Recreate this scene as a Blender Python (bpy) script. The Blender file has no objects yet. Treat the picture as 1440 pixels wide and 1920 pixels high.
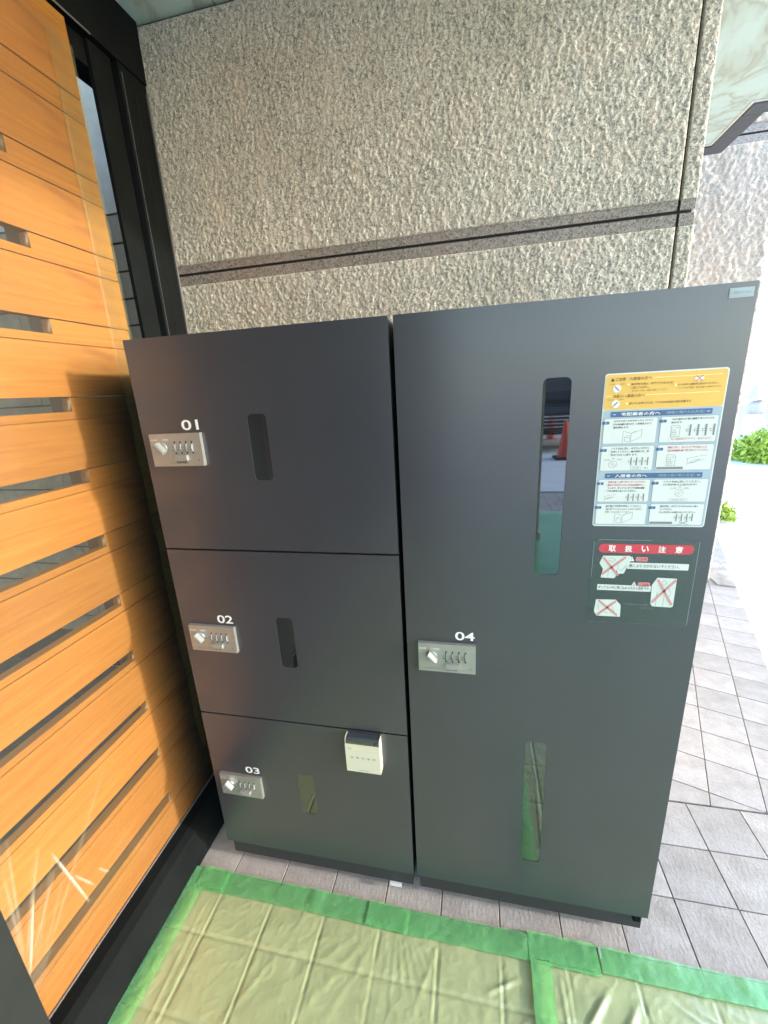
import bpy, bmesh, math, random
import numpy as np
from mathutils import Vector, Matrix, Euler

random.seed(7)
S = bpy.context.scene
COL = S.collection
PI = math.pi

# ------------------------------------------------------------------ camera
cam = bpy.data.cameras.new("camera")
cam.sensor_fit = 'VERTICAL'
cam.sensor_height = 36.0
cam.sensor_width = 27.0
cam.lens = 786.91 * 36.0 / 1920.0
cam.clip_start = 0.02
cam.clip_end = 600
cam_ob = bpy.data.objects.new("camera", cam)
cam_ob.location = (0.907, -1.0235, 1.7165)
cam_ob.rotation_euler = (1.2887, 0.0539, 0.2042)
COL.objects.link(cam_ob)
S.camera = cam_ob

# ------------------------------------------------------------------ world, sun, exposure
SUN_EL = math.radians(16.5)
SUN_AZ = math.radians(3.5)          # sun stands over +x, a touch towards -y
world = bpy.data.worlds.new("World")
S.world = world
world.use_nodes = True
wn = world.node_tree
wn.nodes.clear()
wo = wn.nodes.new("ShaderNodeOutputWorld")
bg = wn.nodes.new("ShaderNodeBackground")
sky = wn.nodes.new("ShaderNodeTexSky")
sky.sky_type = 'NISHITA'
sky.sun_disc = False
sky.sun_elevation = SUN_EL
sky.sun_rotation = math.radians(90.0) + SUN_AZ
sky.air_density = 1.0
sky.dust_density = 0.7
sky.ozone_density = 1.6
bg.inputs[1].default_value = 0.15
wn.links.new(sky.outputs[0], bg.inputs[0])
wn.links.new(bg.outputs[0], wo.inputs[0])

sl = bpy.data.lights.new("sun", 'SUN')
sl.energy = 0.56
sl.angle = math.radians(3.0)
sl.color = (1.0, 0.95, 0.88)
sun = bpy.data.objects.new("sun", sl)
sd = Vector((math.cos(SUN_EL) * math.cos(SUN_AZ), -math.cos(SUN_EL) * math.sin(SUN_AZ), math.sin(SUN_EL)))
sun.rotation_euler = sd.to_track_quat('Z', 'Y').to_euler()
sun.location = (6, -0.5, 4)
COL.objects.link(sun)

S.view_settings.view_transform = 'Standard'
S.view_settings.look = 'None'
S.view_settings.gamma = 1.0
S.view_settings.use_curve_mapping = False
S.view_settings.exposure = 2.88
S.render.engine = 'CYCLES'
S.cycles.max_bounces = 10
S.cycles.transparent_max_bounces = 16
S.render.resolution_x = 768
S.render.resolution_y = 1024

# ------------------------------------------------------------------ helpers: materials
def new_mat(name):
    m = bpy.data.materials.new(name)
    m.use_nodes = True
    return m, m.node_tree, m.node_tree.nodes["Principled BSDF"]

def N(nt, t, **kw):
    n = nt.nodes.new(t)
    for k, v in kw.items():
        setattr(n, k, v)
    return n

def coords(nt, scale=(1, 1, 1), rot=(0, 0, 0), kind='Object'):
    tc = N(nt, "ShaderNodeTexCoord")
    mp = N(nt, "ShaderNodeMapping")
    mp.inputs['Scale'].default_value = scale
    mp.inputs['Rotation'].default_value = rot
    nt.links.new(tc.outputs[kind], mp.inputs['Vector'])
    return mp.outputs[0]

def noise(nt, vec, scale, detail=3, rough=0.5, dist=0.0):
    n = N(nt, "ShaderNodeTexNoise")
    n.inputs['Scale'].default_value = scale
    n.inputs['Detail'].default_value = detail
    n.inputs['Roughness'].default_value = rough
    n.inputs['Distortion'].default_value = dist
    if vec is not None:
        nt.links.new(vec, n.inputs['Vector'])
    return n.outputs[0]

def ramp(nt, fac, stops):
    r = N(nt, "ShaderNodeValToRGB")
    el = r.color_ramp.elements
    while len(el) < len(stops):
        el.new(0.5)
    for e, (p, c) in zip(el, stops):
        e.position = p
        e.color = (c[0], c[1], c[2], 1)
    nt.links.new(fac, r.inputs[0])
    return r.outputs[0]

def mixc(nt, a, b, fac, mode='MIX'):
    m = N(nt, "ShaderNodeMix", data_type='RGBA', blend_type=mode)
    for i, v in ((0, fac), (6, a), (7, b)):
        if isinstance(v, (int, float)):
            m.inputs[i].default_value = v
        elif isinstance(v, tuple):
            m.inputs[i].default_value = (v[0], v[1], v[2], 1)
        else:
            nt.links.new(v, m.inputs[i])
    return m.outputs[2]

def bump(nt, h, strength, dist, nrm=None):
    b = N(nt, "ShaderNodeBump")
    b.inputs['Strength'].default_value = strength
    b.inputs['Distance'].default_value = dist
    nt.links.new(h, b.inputs['Height'])
    if nrm is not None:
        nt.links.new(nrm, b.inputs['Normal'])
    return b.outputs[0]

def math_n(nt, op, a, b=None, clamp=False):
    m = N(nt, "ShaderNodeMath", operation=op, use_clamp=clamp)
    for i, v in ((0, a), (1, b)):
        if v is None:
            continue
        if isinstance(v, (int, float)):
            m.inputs[i].default_value = v
        else:
            nt.links.new(v, m.inputs[i])
    return m.outputs[0]

def plain(name, col, rough=0.5, metal=0.0, spec=0.5, var=0.12, vs=18.0, bmp=0.0, bs=300.0, kind='Object'):
    """a slightly uneven paint, metal or plastic"""
    m, nt, p = new_mat(name)
    v = coords(nt, kind=kind)
    f = noise(nt, v, vs, 4, 0.6)
    lo = tuple(c * (1 - var) for c in col)
    hi = tuple(min(1, c * (1 + var)) for c in col)
    nt.links.new(ramp(nt, f, [(0.3, lo), (0.7, hi)]), p.inputs['Base Color'])
    fr = noise(nt, v, vs * 0.6, 5, 0.65)
    r = N(nt, "ShaderNodeMapRange")
    r.inputs[3].default_value = max(0.0, rough - 0.06)
    r.inputs[4].default_value = min(1, rough + 0.06)
    nt.links.new(fr, r.inputs[0])
    nt.links.new(r.outputs[0], p.inputs['Roughness'])
    p.inputs['Metallic'].default_value = metal
    p.inputs['Specular IOR Level'].default_value = spec
    if bmp:
        nt.links.new(bump(nt, noise(nt, v, bs, 2), bmp, 0.001), p.inputs['Normal'])
    return m

def wood_mat():
    m, nt, p = new_mat("orange_stained_wood")
    v = coords(nt, (40, 1.6, 40))
    g = noise(nt, v, 1.6, 6, 0.6, 0.6)
    v2 = coords(nt, (7, 0.8, 7))
    b = noise(nt, v2, 1.0, 3, 0.5, 0.4)
    v3 = coords(nt, (260, 7, 260))
    fine = noise(nt, v3, 1.0, 3, 0.6)
    c1 = ramp(nt, g, [(0.25, (0.25, 0.098, 0.016)), (0.52, (0.315, 0.140, 0.023)), (0.78, (0.37, 0.175, 0.031))])
    c2 = mixc(nt, c1, (0.27, 0.092, 0.016), ramp(nt, b, [(0.52, (0, 0, 0)), (0.75, (0.6, 0.6, 0.6))]))
    c3 = mixc(nt, c2, ramp(nt, fine, [(0.3, (0.78, 0.76, 0.74)), (0.6, (1, 1, 1))]), 0.3, 'MULTIPLY')
    oi = N(nt, "ShaderNodeObjectInfo")
    tn = N(nt, "ShaderNodeMapRange")
    tn.inputs[3].default_value = 0.84
    tn.inputs[4].default_value = 1.12
    nt.links.new(oi.outputs['Random'], tn.inputs[0])
    c3 = mixc(nt, c3, tn.outputs[0], 1.0, 'MULTIPLY')
    kn = noise(nt, coords(nt, (1, 0.55, 1.7)), 5.5, 2, 0.5, 1.0)
    c3 = mixc(nt, c3, (0.20, 0.075, 0.015), ramp(nt, kn, [(0.64, (0, 0, 0)), (0.76, (0.55, 0.55, 0.55))]))
    nt.links.new(c3, p.inputs['Base Color'])
    p.inputs['Roughness'].default_value = 0.48
    p.inputs['Specular IOR Level'].default_value = 0.35
    nt.links.new(bump(nt, fine, 0.25, 0.0006), p.inputs['Normal'])
    return m

def granite_mat(name, base, dark, light, rough=0.75, polished=False):
    m, nt, p = new_mat(name)
    v = coords(nt)
    a = noise(nt, v, 120, 2, 0.6, 1.4)
    c = ramp(nt, a, [(0.36, dark), (0.47, base), (0.56, base), (0.68, light)])
    vo = N(nt, "ShaderNodeTexVoronoi")
    vo.inputs['Scale'].default_value = 190
    nt.links.new(v, vo.inputs['Vector'])
    sp = noise(nt, v, 150, 3, 0.6)
    msk = ramp(nt, sp, [(0.55, (0, 0, 0)), (0.62, (0.7, 0.7, 0.7))])
    c = mixc(nt, c, (dark[0] * 0.45, dark[1] * 0.45, dark[2] * 0.5), msk)  # dark specks: mineral flecks, plus crevice shade put into the colour
    sp2 = noise(nt, v, 160, 2, 0.6, 0.5)
    c = mixc(nt, c, (min(1, light[0] * 1.15), min(1, light[1] * 1.15), min(1, light[2] * 1.15)), ramp(nt, sp2, [(0.62, (0, 0, 0)), (0.68, (0.7, 0.7, 0.7))]))
    big = noise(nt, coords(nt, (1, 1, 0.5)), 3.0, 5, 0.65)
    c = mixc(nt, c, ramp(nt, big, [(0.34, (0.80, 0.79, 0.76)), (0.52, (0.97, 0.96, 0.94)), (0.68, (1, 1, 1))]), 1.0, 'MULTIPLY')
    pk = noise(nt, v, 9.0, 3, 0.6)
    c = mixc(nt, c, (base[0] * 1.05, base[1] * 0.93, base[2] * 0.88), ramp(nt, pk, [(0.5, (0, 0, 0)), (0.66, (0.35, 0.35, 0.35))]))
    nt.links.new(c, p.inputs['Base Color'])
    p.inputs['Roughness'].default_value = 0.25 if polished else rough
    if not polished:
        h = math_n(nt, 'ADD', noise(nt, v, 220, 3, 0.6), math_n(nt, 'MULTIPLY', vo.outputs[0], 0.6))
        nt.links.new(bump(nt, h, 0.55, 0.0022), p.inputs['Normal'])
    return m

def tile_mat():
    m, nt, p = new_mat("floor_tile_clay")
    v = coords(nt)
    oi = N(nt, "ShaderNodeObjectInfo")
    va = N(nt, "ShaderNodeVectorMath", operation='ADD')
    sc = N(nt, "ShaderNodeVectorMath", operation='SCALE')
    cmb = N(nt, "ShaderNodeCombineXYZ")
    nt.links.new(oi.outputs['Random'], cmb.inputs[0])
    nt.links.new(oi.outputs['Random'], cmb.inputs[1])
    nt.links.new(cmb.outputs[0], sc.inputs[0])
    sc.inputs['Scale'].default_value = 37.0
    nt.links.new(v, va.inputs[0])
    nt.links.new(sc.outputs[0], va.inputs[1])
    vv = va.outputs[0]
    a = noise(nt, vv, 14, 5, 0.65)
    c = ramp(nt, a, [(0.3, (0.38, 0.335, 0.30)), (0.5, (0.445, 0.40, 0.365)), (0.72, (0.51, 0.465, 0.43))])
    f = noise(nt, vv, 130, 4, 0.7)
    c = mixc(nt, c, ramp(nt, f, [(0.35, (0.76, 0.73, 0.70)), (0.5, (1, 1, 1))]), 0.7, 'MULTIPLY')
    stn = noise(nt, coords(nt, (1, 1, 1), (0.2, 0.1, 0)), 3.1, 4, 0.6)
    c = mixc(nt, c, ramp(nt, stn, [(0.34, (0.88, 0.85, 0.81)), (0.52, (1, 1, 1))]), 1.0, 'MULTIPLY')
    tone = N(nt, "ShaderNodeMapRange")
    tone.inputs[3].default_value = 0.87
    tone.inputs[4].default_value = 1.08
    nt.links.new(oi.outputs['Random'], tone.inputs[0])
    c = mixc(nt, c, tone.outputs[0], 1.0, 'MULTIPLY')
    nt.links.new(c, p.inputs['Base Color'])
    p.inputs['Roughness'].default_value = 0.5
    v2 = N(nt, "ShaderNodeMapping")
    v2.inputs['Scale'].default_value = (1, 0.55, 1)
    v2.inputs['Rotation'].default_value = (0, 0, 0.7)
    nt.links.new(vv, v2.inputs[0])
    h = noise(nt, v2.outputs[0], 95, 3, 0.55)
    hh = ramp(nt, h, [(0.44, (0, 0, 0)), (0.62, (1, 1, 1))])
    nt.links.new(bump(nt, hh, 0.38, 0.0010), p.inputs['Normal'])
    return m

def marble_mat():
    m, nt, p = new_mat("pale_marble_ceiling")
    v = coords(nt, (1, 1, 1), (0, 0, 0.5))
    a = noise(nt, v, 1.5, 5, 0.55, 1.2)
    c = ramp(nt, a, [(0.44, (0.56, 0.68, 0.63)), (0.485, (0.50, 0.58, 0.51)), (0.50, (0.42, 0.45, 0.38)), (0.52, (0.53, 0.64, 0.58)), (0.6, (0.58, 0.70, 0.65))])
    v2 = coords(nt, (0.35, 1.6, 1), (0, 0, 0.2))
    s = noise(nt, v2, 32, 2, 0.5)
    c = mixc(nt, c, (0.44, 0.50, 0.48), ramp(nt, s, [(0.655, (0, 0, 0)), (0.70, (0.7, 0.7, 0.7))]))
    nt.links.new(c, p.inputs['Base Color'])
    p.inputs['Roughness'].default_value = 0.45
    nt.links.new(bump(nt, noise(nt, v, 40, 3), 0.15, 0.002), p.inputs['Normal'])
    return m

def film_mat(name, tint, haze, gloss_r, diff_col, back=0.05, crease_glint=0.0):
    """thin plastic: light goes through tinted, part of it scatters, the surface shines"""
    m, nt, p = new_mat(name)
    nt.nodes.remove(p)
    out = [n for n in nt.nodes if n.type == 'OUTPUT_MATERIAL'][0]
    tr = N(nt, "ShaderNodeBsdfTransparent")
    tr.inputs[0].default_value = (*tint, 1)
    df = N(nt, "ShaderNodeBsdfDiffuse")
    df.inputs[0].default_value = (*diff_col, 1)
    gl = N(nt, "ShaderNodeBsdfGlossy")
    gl.inputs['Roughness'].default_value = gloss_r
    v = coords(nt)
    nz = noise(nt, v, 9, 4, 0.6, 0.5)
    hz = N(nt, "ShaderNodeMapRange")
    hz.inputs[3].default_value = haze * 0.75
    hz.inputs[4].default_value = haze * 1.25
    nt.links.new(nz, hz.inputs[0])
    m1 = N(nt, "ShaderNodeMixShader")
    hzo = hz.outputs[0]
    if crease_glint:
        at = N(nt, "ShaderNodeAttribute", attribute_name="crease_glint")
        hzo = math_n(nt, 'ADD', hzo, math_n(nt, 'MULTIPLY', at.outputs['Fac'], crease_glint), True)  # whitens the folds, painted stand-in for sun glints on the film
    nt.links.new(hzo, m1.inputs[0])
    nt.links.new(tr.outputs[0], m1.inputs[1])
    nt.links.new(df.outputs[0], m1.inputs[2])
    fr = N(nt, "ShaderNodeFresnel")
    fr.inputs[0].default_value = 1.5
    fa = math_n(nt, 'ADD', fr.outputs[0], back, True)
    m2 = N(nt, "ShaderNodeMixShader")
    nt.links.new(fa, m2.inputs[0])
    nt.links.new(m1.outputs[0], m2.inputs[1])
    nt.links.new(gl.outputs[0], m2.inputs[2])
    nt.links.new(m2.outputs[0], out.inputs['Surface'])
    b = bump(nt, noise(nt, v, 26, 4, 0.6, 0.8), 0.35, 0.004)
    nt.links.new(b, gl.inputs['Normal'])
    nt.links.new(b, df.inputs['Normal'])
    return m

def door_mat():
    m, nt, p = new_mat("charcoal_door_laminate")
    v = coords(nt)
    f = noise(nt, v, 5, 3, 0.6)
    nt.links.new(ramp(nt, f, [(0.3, (0.036, 0.036, 0.045)), (0.7, (0.042, 0.042, 0.052))]), p.inputs['Base Color'])
    p.inputs['Roughness'].default_value = 0.31
    wv = N(nt, "ShaderNodeTexWave")
    wv.inputs['Scale'].default_value = 0.55
    wv.inputs['Distortion'].default_value = 2.2
    wv.inputs['Detail'].default_value = 1.0
    nt.links.new(coords(nt, (1, 1, 0.25)), wv.inputs['Vector'])
    nt.links.new(bump(nt, wv.outputs[1], 0.22, 0.012), p.inputs['Normal'])
    p.inputs['Specular IOR Level'].default_value = 0.75
    p.inputs['IOR'].default_value = 1.6
    return m

def pane_mat():
    m, nt, p = new_mat("smoked_acrylic")
    nt.nodes.remove(p)
    out = [n for n in nt.nodes if n.type == 'OUTPUT_MATERIAL'][0]
    df = N(nt, "ShaderNodeBsdfDiffuse")
    df.inputs[0].default_value = (0.012, 0.012, 0.013, 1)
    gl = N(nt, "ShaderNodeBsdfGlossy")
    gl.inputs['Roughness'].default_value = 0.018
    gl.inputs[0].default_value = (0.9, 0.95, 1, 1)
    fr = N(nt, "ShaderNodeFresnel")
    fr.inputs[0].default_value = 1.7
    fa = math_n(nt, 'ADD', fr.outputs[0], 0.13, True)
    mx = N(nt, "ShaderNodeMixShader")
    nt.links.new(fa, mx.inputs[0])
    nt.links.new(df.outputs[0], mx.inputs[1])
    nt.links.new(gl.outputs[0], mx.inputs[2])
    nt.links.new(mx.outputs[0], out.inputs['Surface'])
    v = coords(nt)
    nt.links.new(bump(nt, noise(nt, v, 4, 1), 0.03, 0.004), gl.inputs['Normal'])
    return m

M = {}
M['wood'] = wood_mat()
M['slot'] = plain("dark_wood_slot", (0.16, 0.075, 0.035), 0.6)
M['black'] = plain("black_painted_steel", (0.008, 0.0095, 0.0095), 0.8, spec=0.04, var=0.2, vs=7, bmp=0.1)
M['greypost'] = plain("grey_painted_steel", (0.018, 0.021, 0.020), 0.7, spec=0.08, var=0.1, vs=6, bmp=0.1)
M['alu'] = plain("brushed_aluminium_edge", (0.28, 0.28, 0.29), 0.35, 0.9)
M['steelline'] = plain("pale_steel_edge", (0.22, 0.20, 0.20), 0.4, 0.4)  # paler steel; on the beam edges it stands in for a highlight
M['granite'] = granite_mat("bush_hammered_granite", (0.56, 0.51, 0.43), (0.28, 0.25, 0.21), (0.78, 0.73, 0.63))
M['granite2'] = granite_mat("pale_hammered_granite", (0.52, 0.45, 0.385), (0.34, 0.30, 0.265), (0.64, 0.57, 0.50))
M['polished'] = granite_mat("honed_granite_margin", (0.29, 0.25, 0.225), (0.14, 0.12, 0.105), (0.42, 0.37, 0.33), polished=True)
M['joint'] = plain("dark_sealant_joint", (0.02, 0.018, 0.02), 0.7)
M['tile'] = tile_mat()
M['grout'] = plain("grey_grout", (0.105, 0.09, 0.08), 0.9, var=0.45, vs=40, bmp=0.3)
M['marble'] = marble_mat()
M['trim'] = plain("white_edge_trim", (0.72, 0.75, 0.72), 0.4)
M['fascia'] = plain("slate_grey_fascia", (0.085, 0.09, 0.10), 0.5, var=0.2)
M['door'] = door_mat()
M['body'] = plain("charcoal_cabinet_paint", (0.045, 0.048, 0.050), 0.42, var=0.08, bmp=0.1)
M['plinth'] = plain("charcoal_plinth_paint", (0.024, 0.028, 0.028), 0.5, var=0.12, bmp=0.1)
M['pane'] = pane_mat()
M['plate'] = plain("satin_silver_lock_plate", (0.42, 0.42, 0.40), 0.36, 0.65, var=0.05, vs=40)
M['knob'] = plain("cast_silver_knob", (0.36, 0.36, 0.345), 0.45, 0.4, var=0.06)
M['white'] = plain("white_print", (0.82, 0.82, 0.80), 0.5, var=0.02)
M['black_print'] = plain("black_print", (0.03, 0.03, 0.032), 0.5)
M['grey_print'] = plain("grey_print", (0.22, 0.22, 0.22), 0.5)
M['brown_print'] = plain("brown_print", (0.22, 0.12, 0.03), 0.5)
M['red_print'] = plain("red_print", (0.55, 0.05, 0.07), 0.5)
M['pink_print'] = plain("faded_red_print", (0.60, 0.26, 0.26), 0.5)
M['orange'] = plain("orange_yellow_sticker", (0.78, 0.47, 0.09), 0.42, var=0.03)
M['yellow_line'] = plain("pale_yellow_print", (0.90, 0.78, 0.30), 0.5)
M['blue'] = plain("navy_blue_print", (0.055, 0.12, 0.26), 0.45, var=0.05)
M['skyblue'] = plain("pale_blue_sticker", (0.36, 0.46, 0.54), 0.42, var=0.04)
M['paper'] = plain("white_sticker_panel", (0.66, 0.70, 0.68), 0.42, var=0.02)
M['mintpaper'] = plain("pale_mint_print", (0.60, 0.67, 0.62), 0.42, var=0.03)
M['clear'] = film_mat("clear_label_film", (0.97, 0.98, 0.97), 0.05, 0.30, (0.20, 0.22, 0.22), 0.0)
M['tinylabel'] = plain("grey_white_label", (0.42, 0.45, 0.45), 0.5)
M['cream'] = plain("cream_plastic", (0.62, 0.60, 0.46), 0.4, var=0.03)
M['floorfilm'] = film_mat("yellowish_protective_film", (0.94, 0.99, 0.62), 0.46, 0.15, (0.90, 0.99, 0.50), 0.11)
M['tape'] = film_mat("green_masking_tape", (0.60, 0.98, 0.52), 0.34, 0.26, (0.36, 0.95, 0.38), 0.09)
M['fencefilm'] = film_mat("clear_wrapping_film", (0.98, 0.97, 0.93), 0.025, 0.16, (0.85, 0.78, 0.62), 0.01, crease_glint=0.55)
M['filmtape'] = film_mat("yellowed_clear_tape", (0.94, 0.95, 0.82), 0.10, 0.2, (0.55, 0.48, 0.25), 0.01)
M['backwall'] = plain("grey_plaster", (0.48, 0.41, 0.32), 0.95, spec=0.05, var=0.1)
M['walltile'] = plain("grey_brown_wall_tile", (0.30, 0.235, 0.165), 0.9, spec=0.05, var=0.2, vs=9, bmp=0.2)
M['brown'] = plain("dark_brown_stone", (0.022, 0.018, 0.017), 0.5, var=0.25)
M['pave'] = plain("pale_paving", (0.70, 0.70, 0.68), 0.8, var=0.08, vs=2.5, bmp=0.2, bs=60)
M['shaded_paving'] = plain("shaded_beige_paving", (0.36, 0.33, 0.29), 0.85, var=0.3, vs=9, bmp=0.6, bs=25)
M['leaf'] = plain("bright_green_leaf", (0.40, 0.50, 0.06), 0.5, var=0.35, vs=12)
M['soil'] = plain("soil", (0.09, 0.07, 0.05), 0.9, var=0.3)
M['facade'] = plain("pale_facade", (0.88, 0.84, 0.76), 0.8, var=0.04)
M['glass'] = plain("dark_window_glass", (0.05, 0.06, 0.07), 0.08)
M['conered'] = plain("red_cone_plastic", (0.60, 0.05, 0.03), 0.45)
M['carpaint'] = plain("black_car_paint", (0.012, 0.013, 0.016), 0.12, spec=0.7)
M['chrome'] = plain("chrome", (0.75, 0.76, 0.78), 0.12, 1.0)
M['rubber'] = plain("black_rubber", (0.02, 0.02, 0.02), 0.8)
M['lamp'] = plain("headlight_lens", (0.6, 0.62, 0.65), 0.1)
M['beige'] = plain("beige_column_stone", (0.42, 0.38, 0.33), 0.7, var=0.15, bmp=0.2)
M['bluecover'] = plain("pale_blue_cover", (0.62, 0.66, 0.72), 0.6)
M['canvas'] = plain("grey_brown_canvas", (0.55, 0.48, 0.44), 0.8)

# ------------------------------------------------------------------ helpers: objects
def thing(name, label, cat, base=(0, 0, 0), group=None):
    o = bpy.data.objects.new(name, None)
    o.empty_display_size = 0.1
    COL.objects.link(o)
    o.location = base
    if label:
        o['label'] = label
    if cat:
        o['category'] = cat
    if group:
        o['group'] = group
    return o

def world_loc(o):
    v = Vector(o.location)
    while o.parent:
        o = o.parent
        v += o.location
    return v

def link(name, me, mat, parent=None, label=None, cat=None, group=None, kind=None, smooth=False):
    """mesh in world coordinates -> object whose origin sits at its base"""
    if isinstance(me, bmesh.types.BMesh):
        bm = me
        me = bpy.data.meshes.new(name)
        bm.normal_update()
        bm.to_mesh(me)
        bm.free()
    n = len(me.vertices)
    co = np.empty(n * 3, dtype=np.float64)
    me.vertices.foreach_get('co', co)
    co = co.reshape(-1, 3)
    org = np.array([(co[:, 0].min() + co[:, 0].max()) / 2, (co[:, 1].min() + co[:, 1].max()) / 2, co[:, 2].min()])
    me.vertices.foreach_set('co', (co - org).ravel())
    me.update()
    if mat is not None:
        for mm in (mat if isinstance(mat, (list, tuple)) else [mat]):
            me.materials.append(M[mm])
    o = bpy.data.objects.new(name, me)
    COL.objects.link(o)
    if parent is not None:
        o.parent = parent
        o.location = Vector(org) - world_loc(parent)
    else:
        o.location = org
    if label:
        o['label'] = label
    if cat:
        o['category'] = cat
    if group:
        o['group'] = group
    if kind:
        o['kind'] = kind
    if smooth:
        me.polygons.foreach_set('use_smooth', [True] * len(me.polygons))
    return o

def box(bm, x0, x1, y0, y1, z0, z1, mi=0):
    vs = [bm.verts.new((x, y, z)) for x in (x0, x1) for y in (y0, y1) for z in (z0, z1)]
    q = [(0, 1, 3, 2), (4, 6, 7, 5), (0, 4, 5, 1), (2, 3, 7, 6), (0, 2, 6, 4), (1, 5, 7, 3)]
    fs = [bm.faces.new([vs[i] for i in f]) for f in q]
    for f in fs:
        f.material_index = mi
    return fs

def bevel_all(bm, w, seg=2, ang=0.5):
    ed = [e for e in bm.edges if len(e.link_faces) == 2 and e.calc_face_angle(0) > ang]
    bmesh.ops.bevel(bm, geom=ed, offset=w, segments=seg, profile=0.7, affect='EDGES', clamp_overlap=True)

def box_obj(name, mat, b, parent=None, bev=0.0, **kw):
    bm = bmesh.new()
    box(bm, *b)
    if bev:
        bevel_all(bm, bev)
    return link(name, bm, mat, parent, **kw)

def prism_xz(bm, pts, y0, y1, mi=0):
    """polygon in (x, z), extruded from y0 (front) to y1 (back)"""
    a = [bm.verts.new((x, y0, z)) for x, z in pts]
    b = [bm.verts.new((x, y1, z)) for x, z in pts]
    fs = [bm.faces.new(a), bm.faces.new(b[::-1])]
    n = len(pts)
    for i in range(n):
        fs.append(bm.faces.new([a[i], b[i], b[(i + 1) % n], a[(i + 1) % n]]))
    for f in fs:
        f.material_index = mi
    bmesh.ops.recalc_face_normals(bm, faces=fs)
    return fs

def prism_xy(bm, pts, z0, z1, mi=0):
    a = [bm.verts.new((x, y, z0)) for x, y in pts]
    b = [bm.verts.new((x, y, z1)) for x, y in pts]
    fs = [bm.faces.new(a), bm.faces.new(b[::-1])]
    n = len(pts)
    for i in range(n):
        fs.append(bm.faces.new([a[i], b[i], b[(i + 1) % n], a[(i + 1) % n]]))
    bmesh.ops.recalc_face_normals(bm, faces=fs)
    for f in fs:
        f.material_index = mi
    return fs

def round_rect(x0, x1, z0, z1, r, n=6):
    pts = []
    for cx, cz, a0 in ((x1 - r, z1 - r, 0), (x0 + r, z1 - r, 90), (x0 + r, z0 + r, 180), (x1 - r, z0 + r, 270)):
        for i in range(n + 1):
            a = math.radians(a0 + 90 * i / n)
            pts.append((cx + r * math.cos(a), cz + r * math.sin(a)))
    return pts

def holed_plate(outer, holes, y0, y1):
    """sheet in the xz plane with real holes, from y0 (front) to y1 (back)"""
    bm = bmesh.new()
    edges = []
    for loop in [outer] + holes:
        vs = [bm.verts.new((x, y0, z)) for x, z in loop]
        edges += [bm.edges.new((vs[i], vs[(i + 1) % len(vs)])) for i in range(len(vs))]
    bmesh.ops.triangle_fill(bm, edges=edges, use_beauty=True)
    front = bm.faces[:]
    r = bmesh.ops.extrude_face_region(bm, geom=front)
    for v in [g for g in r['geom'] if isinstance(g, bmesh.types.BMVert)]:
        v.co.y = y1
    bmesh.ops.recalc_face_normals(bm, faces=bm.faces[:])
    return bm

# numpy value noise --------------------------------------------------
def vnoise(x, y, scale, seed):
    rng = np.random.RandomState(seed)
    G = rng.rand(256, 256)
    x = x * scale + 100
    y = y * scale + 100
    xi = np.floor(x).astype(int)
    yi = np.floor(y).astype(int)
    fx = x - xi
    fy = y - yi
    fx = fx * fx * (3 - 2 * fx)
    fy = fy * fy * (3 - 2 * fy)
    a = G[xi % 256, yi % 256]
    b = G[(xi + 1) % 256, yi % 256]
    c = G[xi % 256, (yi + 1) % 256]
    d = G[(xi + 1) % 256, (yi + 1) % 256]
    return (a * (1 - fx) + b * fx) * (1 - fy) + (c * (1 - fx) + d * fx) * fy

def grid_mesh(P):
    """P: array (nu, nv, 3) -> mesh"""
    nu, nv = P.shape[:2]
    idx = np.arange(nu * nv).reshape(nu, nv)
    f = np.stack([idx[:-1, :-1], idx[1:, :-1], idx[1:, 1:], idx[:-1, 1:]], -1).reshape(-1, 4)
    me = bpy.data.meshes.new("grid")
    me.vertices.add(nu * nv)
    me.vertices.foreach_set('co', P.reshape(-1).astype(np.float32))
    me.loops.add(len(f) * 4)
    me.loops.foreach_set('vertex_index', f.ravel().astype(np.int32))
    me.polygons.add(len(f))
    me.polygons.foreach_set('loop_start', np.arange(0, len(f) * 4, 4, dtype=np.int32))
    me.polygons.foreach_set('use_smooth', np.ones(len(f), dtype=bool))
    me.update(calc_edges=True)
    me.validate()
    return me

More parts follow.
